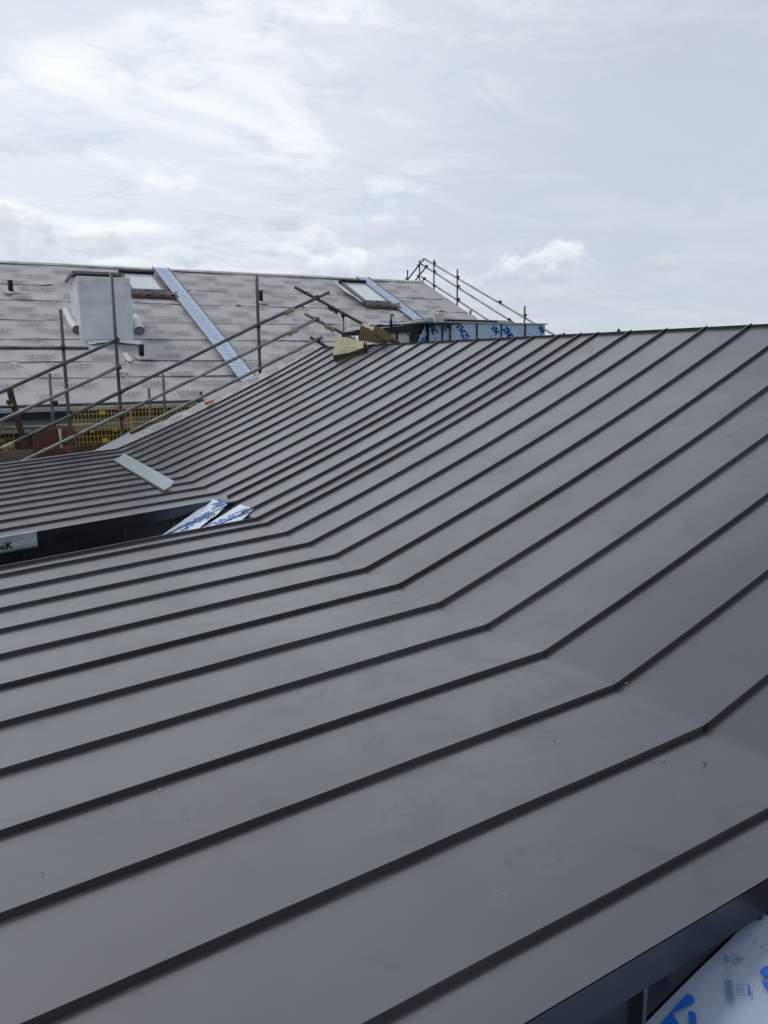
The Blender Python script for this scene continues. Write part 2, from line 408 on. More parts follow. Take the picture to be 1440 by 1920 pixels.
mb = MB(); pans(mb, NEAR, XA, zroof); pans(mb, FAR, XA, zroof)
xb = [x for x in XA if x > XC]
pans(mb, MIDS, [XC]+xb, zroof)
pans(mb, [-6, -5, -4, -3, -2, -1.42], [XC]+xb, zroof)
roof = mb.build('roof', 'zinc', house)

def seam(k, xs, fz, h=.0215, clip=None, name='standing_seam', par=None, ext=0):
    mb = MB()
    prof = [(-.0016, -.001), (-.0014, .0004), (-.0068, h), (.0030, h), (.0040, .0008), (.0045, -.001)]
    y = Yk(k); vs = []; fs = []; n = len(prof)
    if ext: xs = xs+[xs[-1]+ext]
    sub = []
    for a, b in zip(xs[:-1], xs[1:]):
        m_ = max(1, int((b-a)/.15)); sub += [a+(b-a)*i/m_ for i in range(m_)]
    sub.append(xs[-1])
    for X in sub:
        z = fz(k, min(X, XR))+(max(0, X-XR)*.38)
        jy = vn(X*2.1, k*3.7, 5)*.004; jz = vn(X*3, k*2.3, 8)*.0018
        t = TB if X > XC else TA
        for py, pz in prof: vs.append((X-pz*t*.7, y+py+jy*(1 if pz > .003 else .4), z+pz+jz-(0.001 if pz == 0 else 0)))
    for i in range(len(sub)-1):
        for j in range(n-1): fs.append((i*n+j, (i+1)*n+j, (i+1)*n+j+1, i*n+j+1))
    fs += [tuple(range(n)), tuple((len(sub)-1)*n+j for j in range(n))[::-1]]
    mb.add(vs, fs)
    if clip is not None:   # the folded crimp where the seam turns up the slope
        z = fz(k, clip); mb.obox((clip, y+.0005, z+h/2+.001), (.0022, 0, .0008), (0, .0085, 0), (0, 0, h/2+.001))
        mb.obox((clip+.012, y+.0005, z+h/2+.002), (.0012, 0, .0008), (0, .0078, 0), (0, 0, h/2-.001))
    return mb.build(name, 'zinc', par or roof)
for k in NEAR: seam(k, XA if k > -1.4 else [x for x in XA if x > XC-.02], zroof, clip=XC if k > -1.4 else None, ext=.035)
for k in FAR: seam(k, XA if k > 13 else [x for x in XA if x > XC+.09], zroof, clip=XC+.08 if k > 13 else None, ext=.035)
for k in (11.3, 12.25): seam(k, [XC-.02]+xb, zroof, ext=.035)
# small zinc kick strips where seams end at the ridge + dark ridge upstand
mb = MB()
for k0, k1 in [(-6, 2.), (2., 9.5), (9.5, 17.), (17., 25.15)]:
    mb.box(XR-.004, XR+.012, Yk(k0), Yk(k1)-.004, ZR-.03, ZR+.022+.003*hsh(k0))
mb.build('ridge_upstand', 'trim', house)
mb = MB()
mb.prism([(XR+.012, Yk(-6), ZR-.01), (11.0, Yk(-6), ZR-2.0), (11.0, Yk(-6), ZR-2.15), (XR+.012, Yk(-6), ZR-.15)], (0, Yk(25.15)-Yk(-6), 0))
mb.build('rear_slope', 'zinc', house)

# recess floors: the steep plane carried on below the crease
for ka, kb in ((-6, -1.42), (10.56, 12.97)):
    mb = MB(); mb.prism([(XC-.004, Yk(ka)+.01, zfloor(XC)-.012), (XE, Yk(ka)+.01, zfloor(XE)-.012), (XE, Yk(ka)+.01, zfloor(XE)-.06), (XC-.004, Yk(ka)+.01, zfloor(XC)-.06)], (0, Yk(kb)-Yk(ka)+.02, 0))
    fl = mb.build('recess_floor', 'zinc', house)
for k in (11.3, 12.25):
    s_ = seam(k, [XE, 0, 1, 1.6, 2.0, XC-.03], lambda kk, X: zfloor(X)-.012, h=.04 if k == 12.25 else .028, par=fl)
for k in (-2.4, -3.4, -4.4):
    seam(k, [XE, 0, 1, 1.6, 2.0, XC-.03], lambda kk, X: zfloor(X)-.012, par=fl)
mb = MB()
mb.box(XC-.012, XC+.006, Yk(10.56)+.012, Yk(12.97)-.012, zfloor(XC)-.012, zfloor(XC)+.003)
mb.build('sheet_edge', 'trim', house)

def recess_wall(k, sgn, xs_seam):
    """vertical cladding between the shallow roof and the recess floor; sgn -1 faces the camera"""
    y = Yk(k); kk = k+(.001 if sgn < 0 else -.001); xi = XC+(.08 if k > 12 else 0)
    zt = lambda X: zroof(k+.001 if k > 12 else k, X)
    fb = .105
    poly = lambda yy, top, bot: [(XE, yy, top(XE)), (xi-.03, yy, top(xi-.03)), (xi-.03, yy, bot(xi-.03)), (XE, yy, bot(XE))]
    X1 = xi-.30 if k < 12 else xi-.22
    mb = MB(); mb.prism([(XE, y, zt(XE)-.004), (xi-.06, y, zt(xi-.06)-.004), (xi-.06, y, min(zt(xi-.06)-.012, zfloor(xi-.06)-.02)), (X1, y, zt(X1)-fb), (XE, y, zt(XE)-fb)], (0, -sgn*.012, 0))
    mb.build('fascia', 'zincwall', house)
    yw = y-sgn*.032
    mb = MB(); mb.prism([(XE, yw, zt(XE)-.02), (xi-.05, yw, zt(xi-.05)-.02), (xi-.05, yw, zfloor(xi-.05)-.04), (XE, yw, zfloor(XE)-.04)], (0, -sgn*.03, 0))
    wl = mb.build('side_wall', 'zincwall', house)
    for X in xs_seam:
        mb = MB(); mb.box(X-.006, X+.007, min(yw, yw+sgn*.025), max(yw, yw+sgn*.025), zfloor(X)-.03, zt(X)-fb+.02)
        mb.build('wall_seam', 'zinc', wl)
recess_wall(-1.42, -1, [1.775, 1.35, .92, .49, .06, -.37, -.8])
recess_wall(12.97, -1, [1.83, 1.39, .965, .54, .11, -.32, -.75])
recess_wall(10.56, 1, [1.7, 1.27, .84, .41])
# eaves faces and the body of the building
mb = MB()
for ka, kb in ((-1.42, 10.56), (12.97, 25.15)):
    z = zroof(ka+.01, XE); mb.box(XE-.05, XE-.002, Yk(ka)+.02, Yk(kb)-.02, zfloor(XE)-.3, z+.004)
mb.build('eaves_board', 'trim', house)
mb = MB()
ya, yb = Yk(-6), Yk(25.15)-.05
mb.prism([(XE+.1, ya, -8), (XE+.1, ya, zfloor(XE)-.1), (XC, ya, zfloor(XC)-.12), (XR, ya, ZR-.22), (10.7, ya, ZR-2.2), (10.7, ya, -8)], (0, yb-ya, 0))
mb.build('wall', 'render', house)
# far gable: membrane lapped over the verge board
mb = MB()
yv = Yk(25.15)
def vf(u, v):
    X = XC-.02+(XR-XC+.02)*u
    y = yv+.015+v*.40*(.80+.2*min(1, u*3)); lift = .055*v*v+.01*v
    return (X, y, zB(max(X, XC))+.006+lift+vn(X*5, v*3, 3)*.03*v+vn(X*14, v*4, 4)*.008)
mb.grid(vf, 90, 6)
for i in range(9):
    X = 2.9+i*.33; d = Vector((1, 0, TB+.03)).normalized()
    o = Vector((X, yv+.13+.06*(i % 2), zB(X)+.05)); word(mb, 'VMZINC', o, d*.035, Vector((0, .06, .016)), .008, 1)
for i in range(40):
    X = 2.4+random.random()*3.2; v = random.random()*.8
    p = Vector(vf((X-XC)/(XR-XC), v))+Vector((0, 0, .012)); l = random.uniform(.01, .05)
    mb.add([p, p+Vector((l, .004, l*.4)), p+Vector((l, .018, l*.4+.004)), p+Vector((0, .014, .004))], [(0, 1, 2, 3)], 1)
mb.build('verge_membrane', ['memb', 'greyshade'], house)
mb = MB()   # the thin pale edge of the lower verge
xs = [XE+i*.25 for i in range(15)]
for a, b in zip(xs[:-1], xs[1:]):
    b = min(b, XC+.05)
    mb.prism([(a, yv+.006, zroof(26, a)-.03), (b, yv+.006, zroof(26, b)-.03), (b, yv+.006, zroof(26, b)+.030), (a, yv+.006, zroof(26, a)+.028+.006*hsh(a))], (0, .035, 0))
mb.build('verge_trim', 'memb', house)

# ------------------------------------------------------------------ ground, distant trees
mb = MB(); mb.add([(-900, -900, -8.02), (900, -900, -8.02), (900, 900, -8.02), (-900, 900, -8.02)], [(0, 1, 2, 3)])
tag(mb.build('ground', 'grass'), kind='structure')
def tree(label, loc, H, rad, seed):
    rnd = random.Random(seed); t = thing('conifer_tree', label, 'tree', loc, 'conifers beyond the roofs')
    mb = MB(); mb.tube([(0, 0, 0), (.05, 0, H*.5), (0, .05, H*.95)], [.28, .17, .03], 8); mb.build('trunk', 'bark', t)
    mb = MB()
    for i in range(2600):
        h = rnd.random()**.7; z = H*(.12+.88*h); r = rad*(1-h)*(.75+.45*math.sin(i*.37+seed))*math.sqrt(rnd.random())+.03
        a = rnd.random()*6.283; c = Vector((math.cos(a)*r, math.sin(a)*r, z-r*.25)); s_ = rnd.uniform(.06, .17)
        d = Vector((math.cos(a), math.sin(a), rnd.uniform(-.5, .1))).normalized(); sd = d.cross(Vector((0, 0, 1))).normalized()
        mb.add([c-sd*s_*.5, c+d*s_*1.6, c+sd*s_*.5, c-d*s_*.3+Vector((0, 0, .05))], [(0, 1, 2, 3)])
    mb.build('crown', 'leaf', t)
d = ray(1160, 617); P = d*55; tree('blue green conifer top just showing above the ridge at the right', (P.x, P.y, -8.02), P.z+8.02, 3.4, 3)
d = ray(1057, 624.5); P = d*62; tree('faint tree tip showing beside the end of the film clad box', (P.x, P.y, -8.02), P.z+8.02, 2.6, 5)

# ------------------------------------------------------------------ the far building
PT = R(23.5); EY, EZ = 16.0, -.715; RY, RZ = 23.85, EZ+(23.85-16)*math.tan(PT)
FP, FN = Vector((0, EY, EZ)), Vector((0, -math.sin(PT), math.cos(PT)))
FU = Vector((0, math.cos(PT), math.sin(PT)))
onF = lambda x, y: atP(x, y, FP, FN)
GX = 14.82; LX = -9
far = thing('membrane_covered_building', 'long building opposite with pale grey printed membrane over its whole roof', 'building')
SL = (RY-EY)/math.cos(PT)
mb = MB()
runs = [0, 1.28, 2.1, 3.3, 4.45, 5.75, 6.9, SL]
wr = [(random.uniform(LX, GX), random.uniform(.5, SL-.5), random.uniform(-1.2, 1.2), random.uniform(.6, 2.2)) for _ in range(80)]
def wrinkle(X, s):
    z = 0
    for (x0, s0, a, L) in wr:
        dx_, ds = X-x0, s-s0
        al = dx_*math.cos(a)+ds*math.sin(a); ac = -dx_*math.sin(a)+ds*math.cos(a)
        if abs(al) < L and abs(ac) < .16: z += .036*math.exp(-(ac/.05)**2)*(1-(al/L)**2)
    return z
for i, (s0, s1) in enumerate(zip(runs[:-1], runs[1:])):
    def fn(u, v, s0=s0, s1=s1, i=i):
        X = LX+(GX-LX)*u; s = (s0-.10*(i > 0))+(s1-s0+.10*(i > 0))*v
        if i == 0 and v == 0: s = 0
        off = .007*(1-v)+.010*max(0, 1-v*5)*(vn(X*.9, i*3.1, 1)*2+.4)*(i > 0)
        off += vn(X*1.1, s*1.7, 4)*.022+vn(X*.55, s*5.5, 6)*.014+wrinkle(X, s)
        s += vn(X*.35, i*7.7, 2)*.06*(1-v)*(i > 0)
        return FP+FU*s+FN*off+Vector((X, 0, 0))
    mb.grid(fn, 230, 9)
# dark strips that paint the shadow gaps along the laps
mb.k = 1
for i, s0 in enumerate(runs[1:-1]):
    X = LX
    while X < GX-.3:
        L = min(random.uniform(.8, 3.2), GX-X); w_ = random.choice([.006, .010, .014, .03])
        def q(u, v, X=X, L=L, w_=w_, i=i, s0=s0):
            x = X+L*u; s = s0-.10+vn(x*.35, (i+1)*7.7, 2)*.06-w_*(1-v)*(.4+vn(x*3, i, 3)+.5)
            return FP+FU*s+FN*(.016+.02*max(0, vn(x*.9, (i+1)*3.1, 1)+.1))+Vector((x, 0, 0))
        mb.grid(q, max(2, int(L*3)), 1)
        X += L+random.choice([.1, .3, .9, 1.6])
far_roof = mb.build('roof', ['memb', 'greyshade'], far)
# the printing on the membrane
mb = MB()
rows = []
s = .28; r_ = 0
while s < SL-.2:
    x = LX+.3+(r_ % 2)*.62
    while x < GX-1.0:
        jit = vn(x, s, 9)*.12
        o = FP+FU*(s+jit*.3)+FN*.052+Vector((x+jit, 0, 0))
        a = jit*.25; u = Vector((math.cos(a), 0, 0))+FU*math.sin(a); v = FU*math.cos(a)-Vector((math.sin(a), 0, 0))
        word(mb, 'VMZINC', o, u*.098, v*.11, .015, 0, .22)
        ftext(mb, 'Membrane', o-v*.095+u*.04, u*.105, v*.085, 0)
        ftext(mb, 'DuPont  Tyvek', o-v*.175-u*.02, u*.075, v*.065, 0)
        if r_ % 2:   # the little house mark
            h = o+u*1.05+v*.02
            strokes(mb, [[(0, 0), (0, .09), (-.03, .09), (.10, .20), (.23, .09), (.20, .09), (.20, 0), (0, 0)], [(.05, .03), (.05, .1)], [(.1, .03), (.15, .03), (.15, .1), (.1, .1), (.1, .03)]], h, u, v, .012, 0)
        x += 1.30
    s += .47; r_ += 1
mb.build('printed_lettering', 'membd', far)
# rear slope, gables, walls, eaves
mb = MB()
mb.prism([(LX, RY+.02, RZ-.01), (LX, RY+8, RZ-3.5), (LX, RY+8, RZ-3.7), (LX, RY+.02, RZ-.25)], (GX-LX, 0, 0))
mb.build('rear_slope', 'memb', far)
mb = MB()
def rf(u, v):
    X = LX+(GX-LX)*u; t = (v-.5)*.34
    return Vector((X, RY+t, RZ-abs(t)*.435+.03+vn(X*.8, v*2, 5)*.02))
mb.grid(rf, 200, 4); mb.build('ridge_membrane', 'memb', far)
mb = MB()
mb.prism([(LX+.1, EY+.35, -8), (LX+.1, EY+.35, EZ-.03), (LX+.1, RY, RZ-.28), (LX+.1, RY+7.8, EZ), (LX+.1, RY+7.8, -8)], (GX-LX-.25, 0, 0))
mb.build('wall', 'wallb', far)
mb = MB(); mb.prism([(GX-.03, EY, EZ-.02), (GX-.03, RY, RZ-.02), (GX-.03, RY, RZ-.22), (GX-.03, EY, EZ-.2)], (.05, 0, 0)); mb.build('verge_board', 'greyshade', far)
mb = MB(); mb.box(LX, GX, EY-.13, EY-.10, EZ-.045, EZ-.015); mb.build('gutter_edge', 'white', far)
mb = MB(); mb.box(LX, GX, EY-.128, EY-.0, EZ-.10, EZ-.048); mb.build('gutter_bracket_rail', 'alu', far)
mb = MB(); mb.box(LX, GX, EY-.10, EY+.08, EZ-.24, EZ-.103); mb.build('gutter', 'gutter', far)
mb = MB(); mb.box(LX, GX, EY+.04, EY+.10, EZ-.48, EZ-.243); mb.build('fascia', 'cream', far)
mb = MB(); mb.box(LX, GX, EY+.10, EY+.34, EZ-.47, EZ-.44); mb.build('soffit', 'cream', far)

# printed film strips running up the far roof
def strip(label, L0, R0, L1, R1, cut=0.):
    a, b, c, d_ = onF(*L0), onF(*R0), onF(*L1), onF(*R1)    # top left/right, bottom left/right
    mb = MB()
    x0 = (a.x+c.x)/2; x1 = (b.x+d_.x)/2; sb = (c-FP).dot(FU)-.1; st = SL-.02
    f = lambda x, s, o=.06: FP+FU*s+FN*o+Vector((x, 0, 0))
    mb.grid(lambda u, v: f(x0+(x1-x0)*u, sb+(st-sb)*v, .06+vn(v*14, u*2, 3)*.012), 4, 40, 0)
    s = sb+.1; i = 0
    while s < st-.1:
        wd_ = (x1-x0)
        word(mb, 'VMZINC', f(x0+.03+.09*(i % 2)*wd_, s, .072), Vector((wd_*.105, 0, 0))-FU*.006, FU*.055+Vector((wd_*.02, 0, 0)), .009, 1, .26)
        s += .17; i += 1
    o = mb.build('printed_film_strip', ['strip', 'stripink'])
    tag(o, label, 'film strip', 'printed film strips up the membrane roof')
    for x in (x0, x1):
        mb = MB(); mb.bar(f(x, sb, .075), f(x, st, .075), .016, .035, FN); e = mb.build('edge_upstand', 'frame'); e.parent = o
    recentre(o, f(x0, sb)); 
    for e in o.children: e.matrix_parent_inverse = Matrix.Translation(-o.location)
strip('pale blue printed film strip running down beside the chimney box to the scaffold rails', (282, 505), (310, 506), (451, 716), (478, 702))
strip('pale blue printed film strip running down the roof beside the smaller far roof window', (671, 525), (691, 526), (767, 601), (800, 606))

# wrapped chimney box
fl_, fr_ = onF(156, 641), onF(251, 641)
cy = (fl_.y+fr_.y)/2
tl, tr = atY(150, 517, cy), atY(245, 521, cy)
zt = (tl.z+tr.z)/2; x0, x1 = fl_.x-.02, fr_.x+.0; zb = (fl_.z+fr_.z)/2-.05
dep = (zt-.02-zb)/math.tan(PT)
yback = min(cy+1.15, RY)
ch = thing('wrapped_chimney_box', 'tall box wrapped in grey plastic sheet standing on the membrane roof', 'chimney')
mb = MB()
zroofF = lambda y: EZ+(y-EY)*math.tan(PT)
def face(p00, p10, p01, p11, amp, n, seed):
    p00, p10, p01, p11 = map(Vector, (p00, p10, p01, p11)); n = Vector(n)
    def fn(u, v):
        p = (p00*(1-u)+p10*u)*(1-v)+(p01*(1-u)+p11*u)*v
        e = min(u, 1-u, v, 1-v)*8; e = min(1, e)
        cr = max(0, 1-4*math.hypot(u, 1-v))+max(0, 1-4*math.hypot(1-u, 1-v))
        z = vn(u*5+seed, v*4, seed)*amp+vn(u*2.2, v*9+seed, seed)*amp*.6
        z += cr*.06*math.sin(28*math.atan2(1-v+.001, min(u, 1-u)+.001))
        return p+n*z*e
    mb.grid(fn, 28, 34)
face((x0, cy, zb), (x1, cy, zb), (x0, cy, zt), (x1, cy, zt), .05, (0, -1, 0), 1)
face((x0, yback, zroofF(yback)-.05), (x0, cy, zb), (x0, yback, zt), (x0, cy, zt), .025, (-1, 0, 0), 2)
face((x1, cy, zb), (x1, yback, zroofF(yback)-.05), (x1, cy, zt), (x1, yback, zt), .02, (1, 0, 0), 3)
face((x1, yback, zroofF(yback)-.05), (x0, yback, zroofF(yback)-.05), (x1, yback, zt), (x0, yback, zt), .01, (0, 1, 0), 4)
mb.build('body', 'wrap', ch)
mb = MB(); mb.box(x0+.02, x1-.02, cy+.02, yback-.02, zt-.05, zt-.01); mb.build('lid', 'wrap', ch)
mb = MB(); cA = atY(139, 512.5, cy+.12); cB = atY(233, 516.3, cy+.12); cC = atY(123, 529, yback+.02); zz = (cA.z+cB.z)/2; mb.prism([(cA.x, cA.y, zz), (cB.x, cA.y, zz), (cB.x, yback, zz), (cA.x, yback, zz)], (0, 0, .055)); mb.bar((cA.x, cA.y+.03, zz+.03), cC, .06, .055)
mb.build('rim', 'greyshade', ch)
mb = MB()
def sk(u, v): return Vector((x0+.1+(x1-x0+.03)*u, cy-.03-.22*v, zroofF(cy-.03-.22*v)+.05+.08*(max(0, vn(u*4, 0, 3)+.2))*v))
mb.grid(sk, 24, 3); mb.build('skirt', 'filmw', ch)
settle(ch, ((x0+x1)/2, (cy+yback)/2, zb))
def roll(label, pts, r, name='rolled_white_membrane'):
    mb = MB(); mb.tube([onF(*p)+FN*(r+.03) for p in pts], [r*.6, r, r*1.15][:len(pts)] if len(pts) == 3 else r, 12, caps=False)
    mb.tube([onF(*p)+FN*(r+.03) for p in pts], [r*.5, r*.85, r*.95] if len(pts) == 3 else r*.8, 12, caps=True, mi=1)
    o = mb.build(name, ['filmw', 'greyshade']); tag(o, label, 'membrane roll', 'white rolls beside the chimney box'); recentre(o, onF(*pts[0]))
roll('white rolled upstand leaning along the left foot of the wrapped chimney box', [(122, 590), (132, 610), (144, 627)], .085)
roll('white rolled flap at the right foot of the wrapped chimney box', [(254, 602), (259, 618), (262, 630)], .095)
# loose white offcut
p = onF(229, 667); mb = MB(); q = onF(238, 682)
mb.prism([p+FN*.06, p+FN*.06+Vector((.10, 0, 0)), q+FN*.06+Vector((.12, 0, 0)), q+FN*.06], FN*.01)
o = mb.build('white_offcut', 'filmw'); tag(o, 'small white strip lying loose on the membrane below the chimney box', 'offcut'); recentre(o, p)

# roof windows
def roof_window(label, TL, TR, BL, BR, skirt_left=False):
    a, b, c, d_ = [onF(*q) for q in (TL, TR, BL, BR)]
    x0, x1 = (a.x+c.x)/2, (b.x+d_.x)/2; s0 = ((c-FP).dot(FU)+(d_-FP).dot(FU))/2; s1 = ((a-FP).dot(FU)+(b-FP).dot(FU))/2
    f = lambda x, s, o: FP+FU*s+FN*o+Vector((x, 0, 0))
    t = thing('roof_window', label, 'roof window', (0, 0, 0), 'roof windows in the membrane roof')
    h = .17; w_ = .07
    mb = MB()
    for (xa, xb_, sa, sb_) in ((x0, x0+w_, s0, s1), (x1-w_, x1, s0, s1), (x0+w_, x1-w_, s0, s0+w_)):
        mb.prism([f(xa, sa, .0), f(xb_, sa, .0), f(xb_, sb_, .0), f(xa, sb_, .0)], FN*h)
    mb.build('frame', 'frame', t)
    mb = MB(); mb.prism([f(x0-.02, s1-w_-.04, .0), f(x1+.02, s1-w_-.04, .0), f(x1+.02, s1+.02, .0), f(x0-.02, s1+.02, .0)], FN*(h+.05)); mb.build('top_hood', 'black', t)
    mb = MB(); mb.prism([f(x0+w_, s0+w_, .05), f(x1-w_, s0+w_, .05), f(x1-w_, s1-w_-.04, .05), f(x0+w_, s1-w_-.04, .05)], FN*(h-.07)); mb.build('pane', 'glass', t)
    mb = MB(); mb.grid(lambda u, v: f(x0-.04+(x1-x0+.30)*u, s0-.15*v, .10+.06*math.sin(3.1*(1-v))+vn(u*11, v*3, 2)*.10), 40, 6); mb.build('crumpled_film', 'crumple', t)
    mb = MB(); mb.prism([f(x0-.02, s0-.24, .02), f(x1+.30, s0-.24, .02), f(x1+.30, s0-.05, .02), f(x0-.02, s0-.05, .02)], FN*.05)
    mb.prism([f(x1+.01, s0-.05, .02), f(x1+.16, s0-.05, .02), f(x1+.14, s1, .02), f(x1+.01, s1, .02)], FN*.06); mb.build('apron_flashing', 'maroon', t)
    if skirt_left:
        mb = MB(); mb.grid(lambda u, v: f(x0-.04-.30*u*(.5+.5*math.sin(2.4*v+.3)), s0-.08+(s1-s0)*v, .10+.10*u+vn(v*6, u*2, 7)*.04), 5, 20); mb.build('side_flashing', 'filmw', t)
    settle(t, f((x0+x1)/2, s0, 0))
roof_window('large roof window with milky pane right behind the wrapped chimney box', (222, 521), (288, 522), (247, 554), (307, 556))
roof_window('smaller roof window with a white flap along its left side', (637, 536), (684, 538), (682, 575), (727, 575), True)

# black vent pipes
for (xb_, yb_, ht, lab) in ((21, 551, 22, 'short black vent pipe nearest the left end of the membrane roof'), (266, 673, 24, 'black vent pipe just below and right of the wrapped chimney box'), (489.5, 569, 21, 'black vent pipe midway along the roof close to the tall scaffold post')):
    p = onF(xb_, yb_); top = atY(xb_, yb_-ht-3, p.y)
    t = thing('vent_pipe', lab, 'vent pipe', (0, 0, 0), 'black vent pipes on the membrane roof')
    mb = MB(); mb.tube([p-Vector((0, 0, .1)), Vector((p.x, p.y, top.z))], .058, 16); mb.tube([Vector((p.x, p.y, top.z-.012)), Vector((p.x, p.y, top.z+.004))], .064, 16); mb.build('pipe', 'black', t)
    mb = MB(); mb.grid(lambda u, v: p+Vector((math.cos(u*6.283)*(.06+.12*v), 0, 0))+FU*math.sin(u*6.283)*(.06+.09*v)+FN*(.04*(1-v)**2+.045+vn(u*9, v*2, 2)*.04*v), 24, 4); mb.build('collar', 'memb', t)
    settle(t, p)
# curled laps of membrane
for (x_, y_, w_, lab) in ((42, 563, .42, 'curled loose flap of membrane below the leftmost vent pipe'), (45, 545, .16, 'tiny lifted corner of membrane beside the leftmost vent pipe'), (281, 679, .3, 'curled flap of membrane right of the middle vent pipe')):
    p = onF(x_, y_); mb = MB(); mb.grid(lambda u, v: p+Vector((w_*(u-.5), 0, 0))+FU*(.14*v)+FN*(.06+.05*math.sin(v*2.6)*(1-abs(u-.5))), 10, 6)
    o = mb.build('membrane_flap', 'memb'); tag(o, lab, 'membrane flap', 'loose flaps of membrane'); recentre(o, p)

# ------------------------------------------------------------------ scaffolding
def coupler(par, p, axis=(1, 0, 0), m='rust', r=.041):
    mb = MB(); p = Vector(p); a = Vector(axis).normalized()
    mb.tube([p-a*.028, p+a*.028], r, 10); mb.tube([p-Vector((0, 0, .03))+Vector((0, .0, 0)), p+Vector((0, 0, .03))], r*1.05, 10)
    s_ = a.cross(Vector((0, 0, 1))).normalized()
    mb.bar(p+s_*.03+Vector((0, 0, .01)), p+s_*.075+Vector((0, 0, .01)), .014, .014); mb.obox(p+s_*.07+Vector((0, 0, .01)), (.012, 0, 0), (0, .012, 0), (0, 0, .012))
    mb.bar(p-s_*.03, p-s_*.06+Vector((0, 0, .02)), .014, .014)
    mb.build('coupler', m, par)
def sleeve(par, p, d, m='brass'):
    mb = MB(); p = Vector(p); d = Vector(d).normalized()
    mb.tube([p-d*.10, p+d*.10], .033, 10)
    for t in (-.07, -.02, .04, .08): mb.obox(p+d*t-Vector((0, 0, .042)), (.012, 0, 0), (0, .02, 0), (0, 0, .014))
    mb.build('sleeve_coupler', m, par)
def rail(par, a, b, m='tube', r=.027, name='rail'):
    mb = MB(); a, b = Vector(a), Vector(b); n = 6
    pts = [a+(b-a)*i/n+Vector((0, 0, vn(i*.9, a.x*3+a.z*5, 4)*.008*(0 < i < n))) for i in range(n+1)]
    mb.tube(pts, r, 14); return mb.build(name, m, par)
SY = 13.32
L = lambda x, y, Y=SY: atY(x, y, Y)
sc = thing('scaffold_guardrail', 'front scaffold guardrail of sloping tubes rising along the zinc verge', 'scaffold')
# rails (in front of or behind the standards by a tube's width)
yr = SY-.05
r1 = rail(sc, L(-60, 763, yr), L(222, 636, yr), 'tubed'); r2 = rail(sc, L(-60, 817, yr), L(224, 687, yr), 'tube')
rail(sc, L(-20, 852, yr), L(232, 732, yr), 'tubed'); rail(sc, L(224, 736, yr), L(500, 601, yr), 'tubed'); rail(sc, L(496, 603, yr), L(617, 548, yr), 'tubed')
rail(sc, L(20, 876, yr), L(345, 719, yr), 'tube'); rail(sc, L(345, 719, yr), L(598, 596, yr), 'tube')
rail(sc, L(236, 815, yr), L(604, 632.5, yr), 'tube')
rail(sc, L(-80, 652, SY+.05), L(166, 653, SY+.05), 'tubed')
dr = L(480, 612, yr)-L(224, 736, yr)
sleeve(sc, L(543, 583, yr), dr); sleeve(sc, L(550, 621, yr), dr); sleeve(sc, L(556, 658, yr), dr); sleeve(sc, L(14, 836, yr), dr)
for (xt, yt, xb_, yb_, low) in ((112, 580, 137, 870, -8), (206.5, 511, 231, 812, -8), (481, 515, 487.5, 694, -8)):
    a, b = L(xt, yt), L(xb_, yb_); X = (a.x+b.x)/2
    if xt == 481:
        rail(sc, (X, SY, b.z-.12), (X, SY, a.z), 'tubed', name='standard')
    else: rail(sc, (X, SY, low), (X, SY, a.z), 'tubed', name='standard')
for (x, y) in ((219, 637), (222.5, 689), (226, 735), (228, 782), (484, 611), (485.5, 651), (487, 690), (118, 652)): coupler(sc, L(x, y, SY-.025), dr)
# small collar bolts down the standard
for (x, y) in ((225, 699), (227, 709), (123, 713), (123, 722)): p = L(x, y); mb = MB(); mb.bar(p+Vector((.0, -.03, 0)), p+Vector((.05, -.05, 0)), .012, .012); mb.build('bolt', 'rust', sc)
settle(sc, (L(231, 812).x, SY, -8))
sc = thing('scaffold_guardrail', 'dark scaffold tubes falling away over the ridge behind the mineral wool', 'scaffold')
ys = SY+.0
rail(sc, L(552, 538, ys), L(700, 618, ys), 'tubed'); rail(sc, L(571, 588, ys), L(675, 642, ys), 'tube'); rail(sc, L(581, 632, ys), L(650, 672, ys), 'tubed')
a_, b_ = L(644.5, 592, ys), L(644.7, 631, ys); rail(sc, (a_.x, ys+.04, -8), (a_.x, ys+.04, a_.z), 'tube', name='standard')
for (x, y) in ((594, 558), (593, 599), (596, 637)): coupler(sc, L(x, y, SY-.03), dr)
for (x, y) in ((644, 591), (645, 628)): coupler(sc, L(x, y, SY), dr)
dd = L(700, 618, ys)-L(552, 538, ys); sleeve(sc, L(624, 579, ys), dd, 'rust'); sleeve(sc, L(617, 614, ys), dd, 'brass')
settle(sc, (a_.x, ys, -8))
# short grey post by the wool
a_, b_ = L(671, 616, 12.9), L(671, 645, 12.9)
mb = MB(); mb.tube([(a_.x, 12.9, -8), (a_.x, 12.9, a_.z)], .03, 12); o = mb.build('grey_post', 'galv'); tag(o, 'short grey post standing behind the upright mineral wool slab', 'post'); recentre(o, (a_.x, 12.9, -8))

